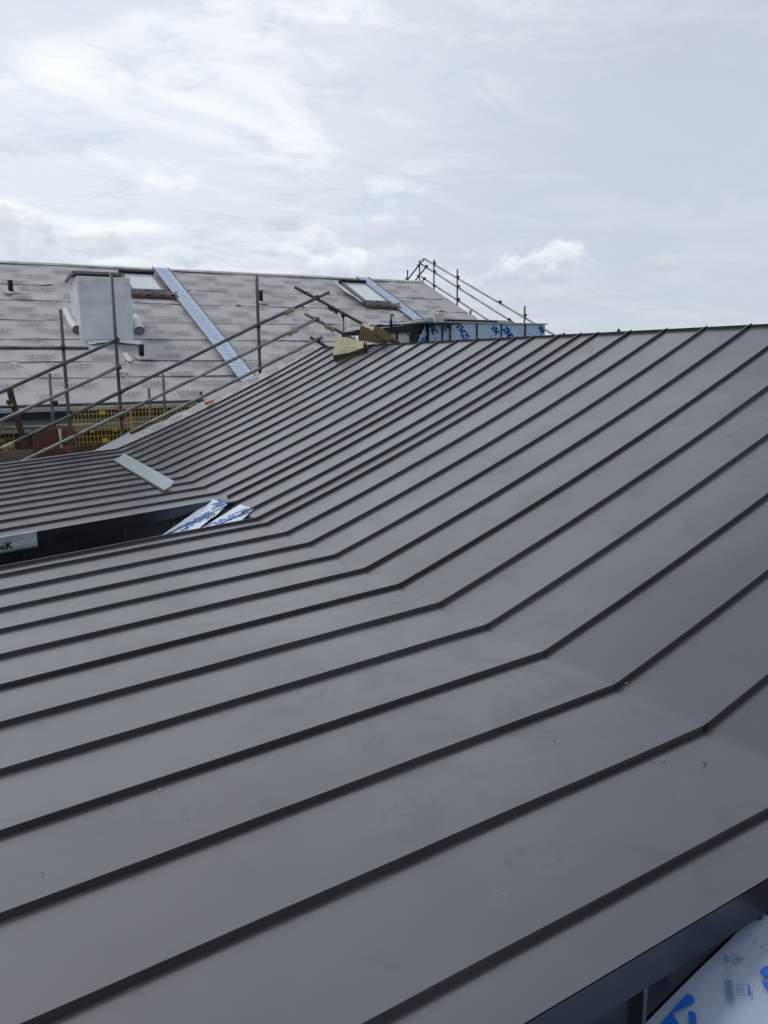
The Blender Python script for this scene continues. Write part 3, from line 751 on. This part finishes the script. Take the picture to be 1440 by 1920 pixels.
# eaves scaffold along the far building
EYS = 15.3
E_ = lambda x, y, Y=EYS: atY(x, y, Y)
es = thing('eaves_scaffold', 'level scaffold along the gutter of the membrane roof with low posts', 'scaffold')
zr1 = E_(100, 760).z; zr2 = E_(100, 799).z; 
rail(es, (-6, EYS, zr1), (9.0, EYS, zr1), 'tubed'); rail(es, (-6, EYS, zr2), (9.0, EYS, zr2), 'tube')
for (xt, yt) in ((91.5, 700), (277.5, 728), (304, 701), (375, 734)):
    p = E_(xt, yt); rail(es, (p.x, EYS-.05, -8), (p.x, EYS-.05, p.z), 'tubed' if xt != 375 else 'rust', name='standard')
    coupler(es, (p.x, EYS-.02, zr1), (1, 0, 0)); coupler(es, (p.x, EYS-.02, zr2), (1, 0, 0))
p = E_(110, 803); rail(es, (p.x, EYS-.15, -8), (p.x, EYS-.15, p.z), 'tube', name='standard')
coupler(es, E_(104, 755), (1, 0, 0))
mb = MB(); mb.box(-6, 9, EYS-.35, EYS+.35, zr2-1.02, zr2-.98); mb.build('deck', 'board', es)
mb = MB(); z = E_(100, 845).z; mb.box(-6, 9, EYS+.06, EYS+.10, z-.32, z); mb.build('toe_board', 'brown', es)
settle(es, (1.5, EYS, -8))
a_, b_ = E_(17, 727, 14.9), E_(50, 850, 14.9)
t = thing('leaning_beam', 'brown scaffold beam with holes leaning at the left edge of the view', 'beam')
mb = MB(); e = (b_-a_); mb.bar(a_, a_+e*1.9, .10, .05, (0, 1, 0)); mb.build('beam', 'rust', t)
mb = MB(); d2 = e.normalized()
for i in range(8): mb.obox(a_+e*(.1+.2*i)+Vector((0, -.052, 0)), (.012, 0, 0), (0, .003, 0), (0, 0, .012))
mb.build('hole', 'black', t); coupler(t, E_(17, 754, 14.85), (1, .4, .3), 'rust', .045); coupler(t, E_(22, 760, 14.84), (1, 0, .3), 'tube', .035)
settle(t, a_+e*1.9)
# brown boarding in front of the wall
mb = MB(); mb.box(-6, 9, EY+.24, EY+.30, -3.2, EZ-.5); o = mb.build('timber_boarding', 'brown'); tag(o, 'dark brown boarding below the gutter behind the mesh guards', 'boarding'); recentre(o, (1, EY+.27, -3.2))

def guard(label, x0, x1, y_top, y_bot, m, cols=None, Y=None, name='brick_guard', clips=True, solid=False):
    Y = Y or EYS-.10
    a, b = atY(x0, y_top, Y), atY(x1, y_top, Y); zb = atY((x0+x1)/2, y_bot, Y).z; zt = (a.z+b.z)/2
    t = thing(name, label, 'mesh guard', (0, 0, 0), 'mesh guards hung on the eaves scaffold')
    X0, X1 = a.x, b.x; n = max(3, round((X1-X0)/.066)); mr = max(3, round((zt-zb)/.098))
    mb = MB(); th = .008
    for i in range(n+1): x = X0+(X1-X0)*i/n; w_ = th*(2 if i in (0, n) else 1); mb.box(x-w_/2, x+w_/2, Y, Y+.012, zb, zt)
    for j in range(mr+1): z = zb+(zt-zb)*j/mr; w_ = th*(2 if j in (0, mr) else 1); mb.box(X0, X1, Y-.003, Y+.009, z-w_/2, z+w_/2)
    if solid: mb.box(X0+.02, X1-.02, Y+.004, Y+.007, zb+.02, zt-.02, 1)
    mb.build('mesh', [m, 'brown2'] if solid else m, t)
    if clips:
        for fx, fz, ww, hh in ((.12, 1.0, .07, .07), (.75, 1.0, .07, .07), (.5, .88, .11, .07), (.3, .42, .06, .05), (.72, .42, .06, .05), (.52, .16, .10, .09)):
            x = X0+(X1-X0)*fx; z = zb+(zt-zb)*fz; mb = MB(); mb.box(x-ww/2, x+ww/2, Y-.012, Y-.004, z-hh/2, z+hh/2); mb.build('clip', m, t)
    settle(t, ((X0+X1)/2, Y, zb))
guard('yellow mesh guard beside the orange panel, left of the tall scaffold post', 137, 243, 765, 838, 'yellow')
guard('yellow mesh guard right of the tall scaffold post, partly behind the zinc verge', 246, 402, 760, 838, 'yellow')
guard('dirty pale mesh guard at the left edge of the view', -55, 24, 803, 845, 'dirtyy', clips=True)
guard('orange red mesh panel left of the yellow guards', 60, 139, 802, 842, 'orange', clips=False, solid=True)
def boards(label, pts, Y, m, th=.04):
    P = [atY(x, y, Y) for x, y in pts]; mb = MB(); mb.prism(P, (0, th, 0)); o = mb.build('scaffold_board', m); tag(o, label, 'board', 'boards on the scaffold'); recentre(o, P[0])
boards('weathered grey board across the lower left corner of the scaffold', [(-60, 851), (62, 843), (64, 857), (-60, 864)], 14.6, 'board')
boards('grey brown plank under the topmost weathered board at lower left', [(-60, 864.5), (64, 857.5), (65, 885), (-60, 890)], 14.59, 'board')
boards('brown plank running right below the orange panel', [(64, 846), (232, 826), (232, 850), (64, 870)], 14.75, 'brown')
for (x, y, lab) in ((126, 842, 'red plastic clamp on the post right of the orange panel'), (83, 845, 'small red clamp under the orange panel'), (378, 764, 'orange scrap lying on the verge membrane')):
    if x == 378:
        p = Vector((3.78, yv+.09, zB(3.78)+.05)); mb = MB(); mb.grid(lambda u, v: p+Vector((.15*u, .06*v, .055*u+.05*math.sin(3*v)*(1-.4*u))), 6, 5); m_ = 'red'
    else:
        p = atY(x, y, 14.7); mb = MB(); mb.box(p.x-.018, p.x+.018, p.y-.02, p.y+.02, p.z-.05, p.z+.05); mb.box(p.x+.015, p.x+.05, p.y-.015, p.y+.015, p.z+.01, p.z+.04); m_ = 'red'
    o = mb.build('plastic_scrap' if x == 378 else 'red_clamp', m_); tag(o, lab, 'scrap' if x == 378 else 'clamp'); recentre(o, p)
# pale flashing sheet beyond the verge
P = [(170, 868), (222, 836), (243, 811), (249, 824), (222, 847)]
pp = [atY(x, y, 12.85) for x, y in P]; mb = MB()
mb.prism([atY(166, 850, 12.75), atY(242, 811, 13.0), atY(249, 820, 12.9), atY(222, 850, 12.7)], (0, .0, -.012))
o = mb.build('flashing_sheet', 'alu'); tag(o, 'pale grey folded flashing sheet beyond the verge below the mesh guards', 'flashing'); recentre(o, pp[0])

# gable scaffold at the far end
GS = GX+.35
onG = lambda x, y, X=GS: (lambda d: d*(X/d.x))(ray(x, y))
gs = thing('gable_scaffold', 'triple tube guardrail climbing the far gable of the membrane roof', 'scaffold')
def gr(a, b, m='tube'): return rail(gs, a, b, m)
ap = onG(795, 485); ap2 = onG(786, 493, GS+.05); ap3 = onG(790, 519, GS+.02)
gr(ap, onG(1080, 652)); gr(ap2, onG(985, 619, GS+.05)); gr(ap3, onG(935, 613, GS+.02))
dg = onG(1010, 611)-ap
# the rails down the other slope
dn = Vector((0, math.cos(PT), -math.sin(PT)*1.25))
for a, L_ in ((ap, 5.), (onG(800, 499), 5.), (onG(796, 522), 4.)): gr(a, a+dn*L_, 'tubed')
for (xt, yt) in ((815.5, 487), (859.5, 505), (986, 574)):
    p = onG(xt, yt); rail(gs, (p.x-.04, p.y, -8), (p.x-.04, p.y, p.z), 'tubed', name='standard')
p = onG(884.5, 582); rail(gs, (p.x-.05, p.y, -8), (p.x-.05, p.y, p.z), 'tubed', r=.035, name='standard')
for k_, yb_ in ((786.5, 488), (764, 506)):
    d = ray(k_, yb_); yy = RY+ (1.3 if k_ == 786.5 else 3.6); t_ = None
    p = ray(k_, yb_)*(GS/ray(k_, yb_).x)
    rail(gs, (p.x, p.y, -8), (p.x, p.y, p.z), 'tubed', name='standard')
for (x, y) in ((815, 493), (815, 509), (815, 536), (859, 519), (860, 537), (860, 561), (985, 591), (938, 566), (955, 599), (800, 499), (796, 522), (785, 498), (785, 517), (763, 523)): coupler(gs, onG(x, y, GS-.02), dg)
settle(gs, (GS, 20, -8))

# ------------------------------------------------------------------ the film clad box behind the ridge
BY = 11.3
Bx = lambda x, y, Y=BY: atY(x, y, Y)
rb = thing('film_clad_box', 'low rectangular roof box clad in blue printed film panels behind the ridge', 'roof box')
xr_ = Bx(1023, 607).x; zt_ = Bx(980, 606.5).z
zl_ = Bx(840, 605).z
xs = [Bx(x, 615).x for x in (802.5, 829, 843.5, 893.5, 939.5, 984, 1022.5)]
words = [('INC', 806, 612, -62, .10), ('C', 833, 615, -60, .10), ('VMZI', 854, 611, -50, .12), ('VM', 921, 614, -52, .10), ('ZINC', 944, 618, -48, .10), ('VM', 1010, 613, -60, .085)]
for i in range(6):
    a, b = xs[i]+.008, xs[i+1]-.008
    mb = MB(); n = Vector((0, -1, 0))
    mb.grid(lambda u, v: Vector((a+(b-a)*u, BY+vn(u*4+i, v*3, 2)*.006, -1.1+(zt_-.018+1.1)*v)), 10, 12, 0)
    U = Vector((1, 0, 0)); V = Vector((0, 0, 1))
    tx, px, py, ang, hh = words[i]
    o = Bx(px, py, BY-.006); c_, s_ = math.cos(R(ang)), math.sin(R(ang))
    # keep only the strokes that fall on this panel
    tmp = MB(); word(tmp, tx, o, (U*c_+V*s_)*hh*.62, (V*c_-U*s_)*hh*.85, .030, 1, .3, Vector((0, -1, 0)))
    for f in tmp.f:
        q = [Vector(tmp.v[j]) for j in f]
        q = [Vector((min(max(p_.x, a+.002), b-.002), p_.y, min(p_.z, zt_-.02))) for p_ in q]
        if max(p_.x for p_ in q)-min(p_.x for p_ in q) > .002: mb.add(q, [(0, 1, 2, 3)], 1)
    for j in range(9):
        x = random.uniform(a+.03, b-.05); z = random.uniform(zt_-.33, zt_-.05)
        an = R(random.uniform(-70, -40)); l = random.uniform(.015, .045); d = Vector((math.cos(an), 0, math.sin(an))); sd = Vector((-d.z, 0, d.x))*random.choice([.006, .012, .018])
        p_ = Vector((x, BY-.0065, z)); mb.add([p_, p_+d*l, p_+d*l+sd, p_+sd], [(0, 1, 2, 3)], 2)
    mb.build('film_panel', ['filmpanel', 'filmblue', 'filmpale'], rb)
for i, x in enumerate(xs):
    mb = MB(); mb.box(x-.010, x+.010, BY-.022, BY+.02, -1.1, zt_-.012)
    if i < 6: mb.build('panel_joint', 'trim', rb)
mb = MB(); mb.box(xs[0], xs[-1]-.002, BY+.02, BY+1.75, -1.4, zt_-.02); mb.build('carcass', 'film', rb)
mb = MB(); mb.box(xs[0]-.02, xr_+.03, BY-.035, BY+1.8, zt_-.012, zt_+.008); mb.build('lid', 'alu', rb)
x = Bx(931, 604).x; xq = Bx(833, 602).x
mb = MB(); mb.prism([(xq-.2, BY-.045, zt_+.012), (x, BY-.045, zt_+.012), (x, BY-.045, zt_+.034), (xq-.2, BY-.045, zt_+.044)], (0, .03, 0)); mb.build('edge_strip', 'trim', rb)
mb = MB(); mb.prism([(xq-.25, BY-.014, zt_+.012), (Bx(960, 604).x, BY-.014, zt_+.012), (Bx(950, 604).x, BY-.014, zt_+.045), (xq-.25, BY-.014, zt_+.055)], (0, 1.2, 0)); mb.build('top_sheet', 'white', rb)
# the lower dark end: black fascia, shadowed recess, one small film panel
p1, p2, p3, p4 = Bx(690, 618), Bx(786, 607), Bx(786, 624), Bx(700, 627)
mb = MB(); mb.prism([Bx(692, 619), Bx(740, 612), Bx(782, 608.5), Bx(806, 606.5), Bx(806, 613), Bx(782, 623), Bx(732, 625.5), Bx(700, 626)], (0, .9, 0)); mb.build('black_fascia', 'trim', rb)
mb = MB(); a, b = Bx(778, 622), Bx(803, 610); mb.box(a.x, b.x+.01, BY+.10, BY+.14, -.6, b.z-.01); mb.build('recess_back', 'greyshade', rb)
for (xa, xb_) in ((724, 745), (748, 770.5)):
    a, b = Bx(xa, 624), Bx(xb_, 624)
    mb = MB(); mb.box(a.x, b.x, BY+.05, BY+.09, -.6, a.z+.01, 0)
    if xa == 748: word(mb, 'C', Bx(762, 627, BY+.045), Vector((.05, 0, -.02)), Vector((.02, 0, .075)), .016, 1, n=Vector((0, -1, 0)))
    mb.build('film_panel', ['white', 'filmblue'], rb)
a, b = Bx(745, 628), Bx(748.5, 628); mb = MB(); mb.box(a.x, b.x, BY+.03, BY+.08, -.6, a.z+.03); mb.box(Bx(771, 628).x, Bx(779, 628).x, BY+.03, BY+.1, -.6, a.z+.03); mb.build('panel_joint', 'trim', rb)
mb = MB(); mb.prism([Bx(798, 611), Bx(800, 614), Bx(798, 645), Bx(781, 645)], (0, .02, 0), 0); 
o_ = Bx(789, 636, BY-.006); word(mb, 'VN', o_, Vector((.05, 0, .03)), Vector((-.02, 0, .06)), .022, 1, n=Vector((0, -1, 0)))
mb.build('curling_film', ['filmblue', 'film'], rb)
mb = MB(); mb.prism([Bx(783, 644, BY-.02), Bx(796, 614, BY-.02), Bx(798.5, 611, BY-.02), Bx(795, 622, BY-.02), Bx(787, 640, BY-.02)], (0, .01, 0)); mb.build('curled_edge', 'film', rb)
mb = MB(); mb.prism([Bx(746, 607), Bx(811, 597.5), Bx(811, 603), Bx(752, 609)], (0, .8, .0)); mb.build('raised_lid', 'galv', rb)
mb = MB(); mb.bar(Bx(738, 605.5, BY-.02), Bx(812, 596.3, BY-.02), .02, .012); mb.bar(Bx(738, 606.5, BY-.02), Bx(758, 601.5, BY), .03, .006); mb.build('lid_edge', 'trim', rb)
settle(rb, (8.4, BY+1, -.6))

# bucket
bk = thing('bucket', 'white plastic bucket standing on the edge of the film clad box', 'bucket')
pc = Bx(822, 605, BY-.10); pt = Bx(822, 588.5, BY-.10); h = pt.z-pc.z; r0 = .083; r1 = .103
mb = MB(); mb.tube([pc, pc+Vector((0, 0, h*.5)), pc+Vector((0, 0, h-.012))], [r0, (r0+r1)/2, r1-.003], 24, caps=False); mb.tube([pc+Vector((0, 0, .002)), pc+Vector((0, 0, .006))], r0, 24)
mb.tube([pc+Vector((0, 0, h-.014)), pc+Vector((0, 0, h))], r1+.003, 24, caps=False); mb.tube([pc+Vector((0, 0, .01)), pc+Vector((0, 0, h))], [r0-.004, r1-.004], 24, caps=False); mb.build('body', 'bucket', bk)
mb = MB(); mb.tube([pc+Vector((-r1*math.cos(t_), -r1*1.02*abs(math.sin(t_))**.6*.98-.004, h-.02-.13*math.sin(t_)*.9)) for t_ in [i*math.pi/14 for i in range(15)]], .003, 6); mb.build('handle', 'galv', bk)
mb = MB(); mb.box(pc.x-.35, pc.x+.35, BY-.24, BY-.03, pc.z-.03, pc.z-.003); mb.build('base_board', 'trim', rb).matrix_parent_inverse = Matrix.Translation(-Vector((8.4, BY+1, -.6)))
settle(bk, pc)
# spray bottle
sb = thing('spray_bottle', 'dark blue spray bottle with black trigger standing on the black fascia', 'spray bottle')
p0 = Bx(733.2, 613.5, BY+.08); pt = Bx(733.2, 595.5, BY+.08); hh = pt.z-p0.z
mb = MB(); mb.tube([p0, p0+Vector((0, 0, hh*.72)), p0+Vector((0, 0, hh*.92)), p0+Vector((0, 0, hh))], [.024, .024, .015, .011], 16); mb.build('body', 'bottle', sb)
mb = MB(); q = p0+Vector((0, 0, hh)); mb.tube([q, q+Vector((0, 0, .02))], .013, 12); mb.bar(q+Vector((-.012, 0, .034)), q+Vector((.045, -.01, .046)), .022, .026); mb.bar(q+Vector((.03, 0, .03)), q+Vector((.046, -.012, -.012)), .012, .010); mb.build('trigger_head', 'black', sb)
settle(sb, p0)
tl_ = thing('hand_tool', 'red and black handled tool lying left of the spray bottle', 'tool')
mb = MB(); mb.tube([Bx(690, 611, BY+.3), Bx(697, 610.5, BY+.3), Bx(704, 610.7, BY+.3)], [.012, .018, .012], 10); mb.build('handle', 'red', tl_)
mb = MB(); mb.tube([Bx(704, 610.7, BY+.3), Bx(712, 610.2, BY+.3), Bx(724, 611, BY+.3)], [.010, .019, .010], 10); mb.build('head', 'black', tl_)
p = Bx(692, 612.5, BY+.2); q = Bx(728, 612.5, BY+.2)
mb = MB(); mb.box(p.x-.2, q.x+.25, BY+.12, BY+.6, p.z-.05, p.z-.012); mb.build('white_ledge', 'white', rb).matrix_parent_inverse = Matrix.Translation(-Vector((8.4, BY+1, -.6)))
settle(tl_, p)

# ------------------------------------------------------------------ mineral wool slabs
def rough_prism(top, off, label, name, seed, tm='wool', sm_='woolshade', amp=.0045):
    """slab with a face polygon 'top' and thickness vector 'off', with torn, uneven faces"""
    top = [Vector(p) for p in top]; off = Vector(off); rnd = random.Random(seed); mb = MB()
    ring = []
    for a, b in zip(top, top[1:]+top[:1]):
        n = max(2, int((b-a).length/.035))
        for i in range(n): ring.append(a+(b-a)*i/n+Vector((rnd.uniform(-1, 1), rnd.uniform(-1, 1), rnd.uniform(-1, 1)))*amp*.6)
    n = len(ring); layers = 5; vs = []
    for l in range(layers+1):
        for p_ in ring: vs.append(p_+off*l/layers+Vector((rnd.uniform(-1, 1), rnd.uniform(-1, 1), rnd.uniform(-1, 1)))*amp*(.9 if 0 < l < layers else .3))
    fs = [(l*n+i, l*n+(i+1) % n, (l+1)*n+(i+1) % n, (l+1)*n+i) for l in range(layers) for i in range(n)]
    c = sum(ring, Vector())/n
    mb.add(vs, fs, 1)
    o0 = len(mb.v); mb.add([c+off*0]+ring, [(0, 1+i, 1+(i+1) % n) for i in range(n)], 0)
    mb.add([c+off]+[vs[layers*n+i] for i in range(n)], [(0, 1+(i+1) % n, 1+i) for i in range(n)], 1)
    o = mb.build(name, [tm, sm_]); tag(o, label, 'insulation slab', 'yellow mineral wool slabs by the ridge'); recentre(o, c+off); return o
def sb_(x, y):   # point of the zinc slope under a pixel
    lo, hi = 3., 30.; d = ray(x, y)
    for i in range(60):
        m_ = (lo+hi)/2; p_ = d*m_
        if p_.z > zB(p_.x): lo = m_
        else: hi = m_
    return d*lo
def lift(x, y, Y): return atY(x, y, Y)
# front slab: lies on the slope, light top to the viewer
bl, br = sb_(625, 676), sb_(667, 669)
q1 = atY(624, 666, bl.y); q2 = atY(681, 652, br.y-.06)
up_ = Vector((q1.x-bl.x, 0, q1.z-bl.z))
top = [atY(624, 666.5, 11.18), atY(653, 661.5, 10.95), atY(680.5, 652.5, 10.62), atY(683.5, 640, 10.75), atY(670, 638, 10.9), atY(650, 632.5, 11.15), atY(629.5, 631.5, 11.38)]
rough_prism(top, (.03, .0, -.085), 'pale yellow mineral wool slab lying flat on the zinc slope in front of the others', 'mineral_wool_slab', 1)
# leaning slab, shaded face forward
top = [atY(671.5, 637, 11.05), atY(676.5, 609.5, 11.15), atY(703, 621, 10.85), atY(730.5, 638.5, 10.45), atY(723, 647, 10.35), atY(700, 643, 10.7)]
rough_prism(top, (.07, .05, .035), 'dark edged mineral wool slab propped upright between the two others', 'mineral_wool_slab', 2, 'woolshade', 'wool')
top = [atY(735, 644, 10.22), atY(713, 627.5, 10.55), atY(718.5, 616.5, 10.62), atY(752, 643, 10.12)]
rough_prism(top, (-.08, .10, .055), 'mineral wool slab leaning at the right with its end cut to a point', 'mineral_wool_slab', 3, 'woolshade', 'woolshade')
rough_prism([atY(701, 621, 10.72), atY(713.5, 627.5, 10.66), atY(719, 616.5, 10.64), atY(711, 617.5, 10.7)], (.0, .10, .02), 'small pale wool offcut wedged between the two leaning slabs', 'mineral_wool_offcut', 4, 'wool', 'wool', .003)

# ------------------------------------------------------------------ loose metal on the roof
# galvanised angle lying across the seams
PA2 = Vector((XC, 0, zroof(20, XC)+.03)); NA = Vector((-TA, 0, 1))
a, b = atP(219, 859, PA2, NA), atP(320, 915, PA2, NA)
d = (b-a).normalized(); sd = Vector((-d.y, d.x, 0)).normalized()
up = Vector((0, 0, 1))
c0, c1 = atP(213, 862, PA2, NA), atP(308, 919, PA2, NA); e0, e1 = atP(232, 857, PA2, NA)+up*.02, atP(327, 912, PA2, NA)+up*.02
mb = MB(); mid0, mid1 = c0+(e0-c0)*.68, c1+(e1-c1)*.68
th = up*.003
for p_, q_, r_2, s_2 in ((c0, mid0, mid1, c1), (mid0+up*.001, e0+up*.035, e1+up*.035, mid1+up*.001)):
    mb.prism([p_, q_, r_2, s_2], th)
mb.prism([c0, c1, c1-up*.018-(mid1-c1)*.04, c0-up*.018-(mid0-c0)*.04], th)
o = mb.build('metal_angle', 'galv'); tag(o, 'bare galvanised angle lying slantwise across the zinc seams by the crease', 'metal angle'); recentre(o, a)
# galvanised strip hung on the recess fascia, stencilled
fy = Yk(12.97)-.016
zf = lambda X: zroof(13, X)
Xa, Xb = -.35, .655
mb = MB()
mb.prism([(Xa, fy, zf(Xa)+.012), (Xb, fy, zf(Xb)+.012), (Xb, fy-.012, zf(Xb)-.125), (Xa, fy-.012, zf(Xa)-.125)], (0, -.004, 0))
mb.prism([(Xa, fy-.016, zf(Xa)-.13), (Xb, fy-.016, zf(Xb)-.13), (Xb, fy-.03, zf(Xb)-.115), (Xa, fy-.03, zf(Xa)-.115)], (0, 0, .003))
mb.prism([(Xa, fy-.004, zf(Xa)+.012), (Xb, fy-.004, zf(Xb)+.012), (Xb, fy-.02, zf(Xb)+.004), (Xa, fy-.02, zf(Xa)+.004)], (0, 0, .003))
us = Vector((1, 0, TA)).normalized(); vs_ = Vector((0, -.06, 1)).normalized()
mb.prism([Vector((.42, fy-.0085, zf(.42)-.055)), Vector((Xb-.01, fy-.0085, zf(Xb)-.042)), Vector((Xb-.01, fy-.0125, zf(Xb)-.085)), Vector((.42, fy-.0125, zf(.42)-.10))], (0, -.003, 0), 2)
for sh in (0, .003, .006): ftext(mb, 'eK', Vector((.355+sh, fy-.0195-sh*.05, zf(.37)-.100)), us*.090, vs_*.085, 1)
o = mb.build('galvanised_strip', ['galv', 'trim', 'alu']); tag(o, 'shiny galvanised strip with dark stencilled letters hung on the recess fascia', 'metal strip'); recentre(o, (Xa, fy, zf(Xa)))

# ------------------------------------------------------------------ protective film in the recesses
FPt, FNn = Vector((XC, 0, zfloor(XC)+.0)), Vector((-TB, 0, 1)).normalized()
onB = lambda x, y: atP(x, y, FPt, FNn)
def film(label, pts, amp, seed, name='protective_film', words=(), extra=None, m='film', lift=.012, hump=None):
    P = [onB(*p_) for p_ in pts]; mb = MB()
    a, b, c, d_ = P[:4]
    def fn(u, v):
        p_ = (a*(1-u)+b*u)*(1-v)+(d_*(1-u)+c*u)*v
        h = lift+amp*(vn(u*5+seed, v*6, seed)+.5*vn(u*13, v*11+seed, seed)+.3)
        if hump: h += hump(u, v)
        return p_+FNn*h
    mb.grid(fn, 26, 26, 0)
    for (t_, u0, v0, du, dv, hh, wd_, mi) in words:
        o_ = Vector(fn(u0, v0)); e = (Vector(fn(u0+du, v0+dv))-o_).normalized(); vv = FNn.cross(e).normalized()
        k0 = len(mb.v); word(mb, t_, o_+FNn*(amp*.3+.004), e*hh*.8, vv*hh, wd_, mi, .3, FNn)
    if extra: extra(mb)
    o = mb.build(name, [m, 'filmblue', 'filmpale', 'stripink']); tag(o, label, 'protective film', 'printed protective film in the roof recesses'); recentre(o, a); return o
film('white film printed in blue lying flat in the far recess, right of the dark seam', [(451, 947), (476, 956), (446, 984), (372, 995)], .004, 2, words=[('ZINC', .62, .10, -.55, .72, .13, .026, 1)], lift=.006)
film('crumpled white film with blue letters bunched against the far recess wall', [(396, 942), (430, 948), (374, 994), (306, 1005)], .012, 6, words=[('M', .40, .12, .4, .3, .13, .028, 1), ('ZINC', .60, .36, -.40, .62, .12, .028, 1)], lift=.010,
     hump=lambda u, v: .022*max(0, 1-v*2.2)*math.sin(math.pi*min(1, u*.6+.35)))
def nearmarks(mb):
    L_ = .026
    def pl(px, wd_, mi):
        Q = [onB(*q)+FNn*L_ for q in px]
        for p_, q in zip(Q[:-1], Q[1:]):
            d = (q-p_).normalized(); s_ = d.cross(FNn)*wd_/2; mb.add([p_-s_, q-s_, q+s_, p_+s_], [(0, 1, 2, 3)], mi)
    def poly(px, mi): mb.add([onB(*q)+FNn*L_ for q in px], [tuple(range(len(px)))], mi)
    # bold blue letter shapes of the print
    poly([(1240, 1935), (1268, 1902), (1292, 1876), (1300, 1879), (1305, 1886), (1305, 1892), (1300, 1897), (1264, 1912), (1278, 1935)], 1)
    poly([(1296, 1935), (1294, 1910), (1302, 1909), (1308, 1914), (1310, 1935)], 1)
    poly([(1462, 1818), (1440, 1824), (1431, 1829), (1427, 1836), (1430, 1842), (1438, 1845), (1462, 1838)], 1)
    poly([(1430, 1851), (1462, 1858), (1462, 1880), (1442, 1871), (1434, 1862)], 1)
    pl([(1375, 1800), (1397, 1811), (1379, 1822), (1375, 1800)], .0016, 3)
    for i in range(5): pl([(1381+i*2, 1808+i*.4), (1383+i*2, 1815-i*.3)], .0016, 3)
    for i in range(6): pl([(1360+i*1.7, 1803+i*.4), (1362+i*1.6, 1816+(i*7) % 5)], .0010, 3)
    pl([(1363, 1820), (1368, 1838), (1370, 1848)], .0010, 3)
    for i in range(9): pl([(1362+i*1.55, 1850+i*.1), (1366+i*1.7, 1886+(i*11) % 16)], .0011, 3)
    pl([(1384, 1860), (1407, 1860), (1410, 1880), (1387, 1880), (1384, 1860)], .0014, 3)
    poly([(1405.5, 1862), (1408, 1861), (1410, 1880), (1405, 1879)], 1)
    pl([(1388, 1866), (1396, 1876)], .001, 3); pl([(1399, 1862), (1392, 1878)], .001, 3); pl([(1392, 1862), (1390, 1868), (1398, 1874)], .001, 3)
    for (x, y, n) in ((1402, 1766, 3), (1414, 1774, 3), (1427, 1784, 4), (1438, 1793, 3)):
        for i in range(n):
            cx_, cy_ = x+i*3.0, y+(-2.4)*i+3
            pl([(cx_, cy_), (cx_+2.4, cy_+1.6), (cx_+1.0, cy_+4)], .0012, 3)
            if i % 2: pl([(cx_+2.4, cy_+1.6), (cx_+3, cy_+4.4)], .0012, 3)
ya_ = Yk(-1.42)+.028
mb = MB()
def nf(u, v):
    X = .55+(1.80-.55)*u; y = ya_-1.2*(1-v)
    h = .012+.006*vn(u*6, v*5, 3)+.0035*vn(u*17, v*13, 4)
    a_ = (X-1.5)*.7+(y-.9)*.7; h += .007*math.exp(-(a_/.012)**2)+.004*math.exp(-((a_+.13)/.01)**2)
    return Vector((X, y, zfloor(X)))+FNn*h
mb.grid(nf, 70, 60, 0); nearmarks(mb)
o = mb.build('protective_film', ['filmshade', 'filmblue', 'filmpale', 'ink']); tag(o, 'large printed film sheet at the foot of the dark cladding in the near recess', 'protective film', 'printed protective film in the roof recesses'); recentre(o, (1.2, ya_-.4, zfloor(1.2)))

# ------------------------------------------------------------------ swarf and chips on the sheets
def onA(x, y, k=0):
    lo, hi = .5, 30.; d = ray(x, y)
    for i in range(50):
        m_ = (lo+hi)/2; p_ = d*m_
        if p_.z > zroof(0, p_.x): lo = m_
        else: hi = m_
    return d*lo
chips = [(1174, 1283, .012, 'chip', 'pale chip beside the second crease crimp from the front'), (1245, 1425, .010, 'chip', 'pale sliver on the sheet below the nearest crease crimp'), (1321, 1433, .013, 'black', 'dark curl of swarf right of the pale sliver'),
         (299, 1483, .014, 'chip', 'straw coloured chip under a seam at the lower left'), (885, 1250, .012, 'white', 'white speck of scrap in the middle of the lower slope'), (1040, 1390, .010, 'black', 'tiny dark shaving left of the pale sliver'),
         (731, 1166, .009, 'white', 'white scrap against the underside of a seam'), (1092, 1084, .008, 'black', 'tiny dark speck on the upper slope'), (80, 1640, .007, 'black', 'dark splinter low at the left edge')]
for (x, y, s_, m_, lab) in chips:
    p = onA(x, y)+Vector((0, 0, .003)); an = hsh(x, y)*3; d = Vector((math.cos(an), math.sin(an), .15)); sd = Vector((-d.y, d.x, .1))
    mb = MB(); mb.prism([p-d*s_*.5, p-sd*s_*.18, p+d*s_*.5+Vector((0, 0, .002)), p+sd*s_*.2], (0, 0, .002))
    o = mb.build('metal_shaving' if m_ == 'black' else 'scrap_chip', m_); tag(o, lab, 'scrap', 'scraps lying on the zinc'); recentre(o, p)
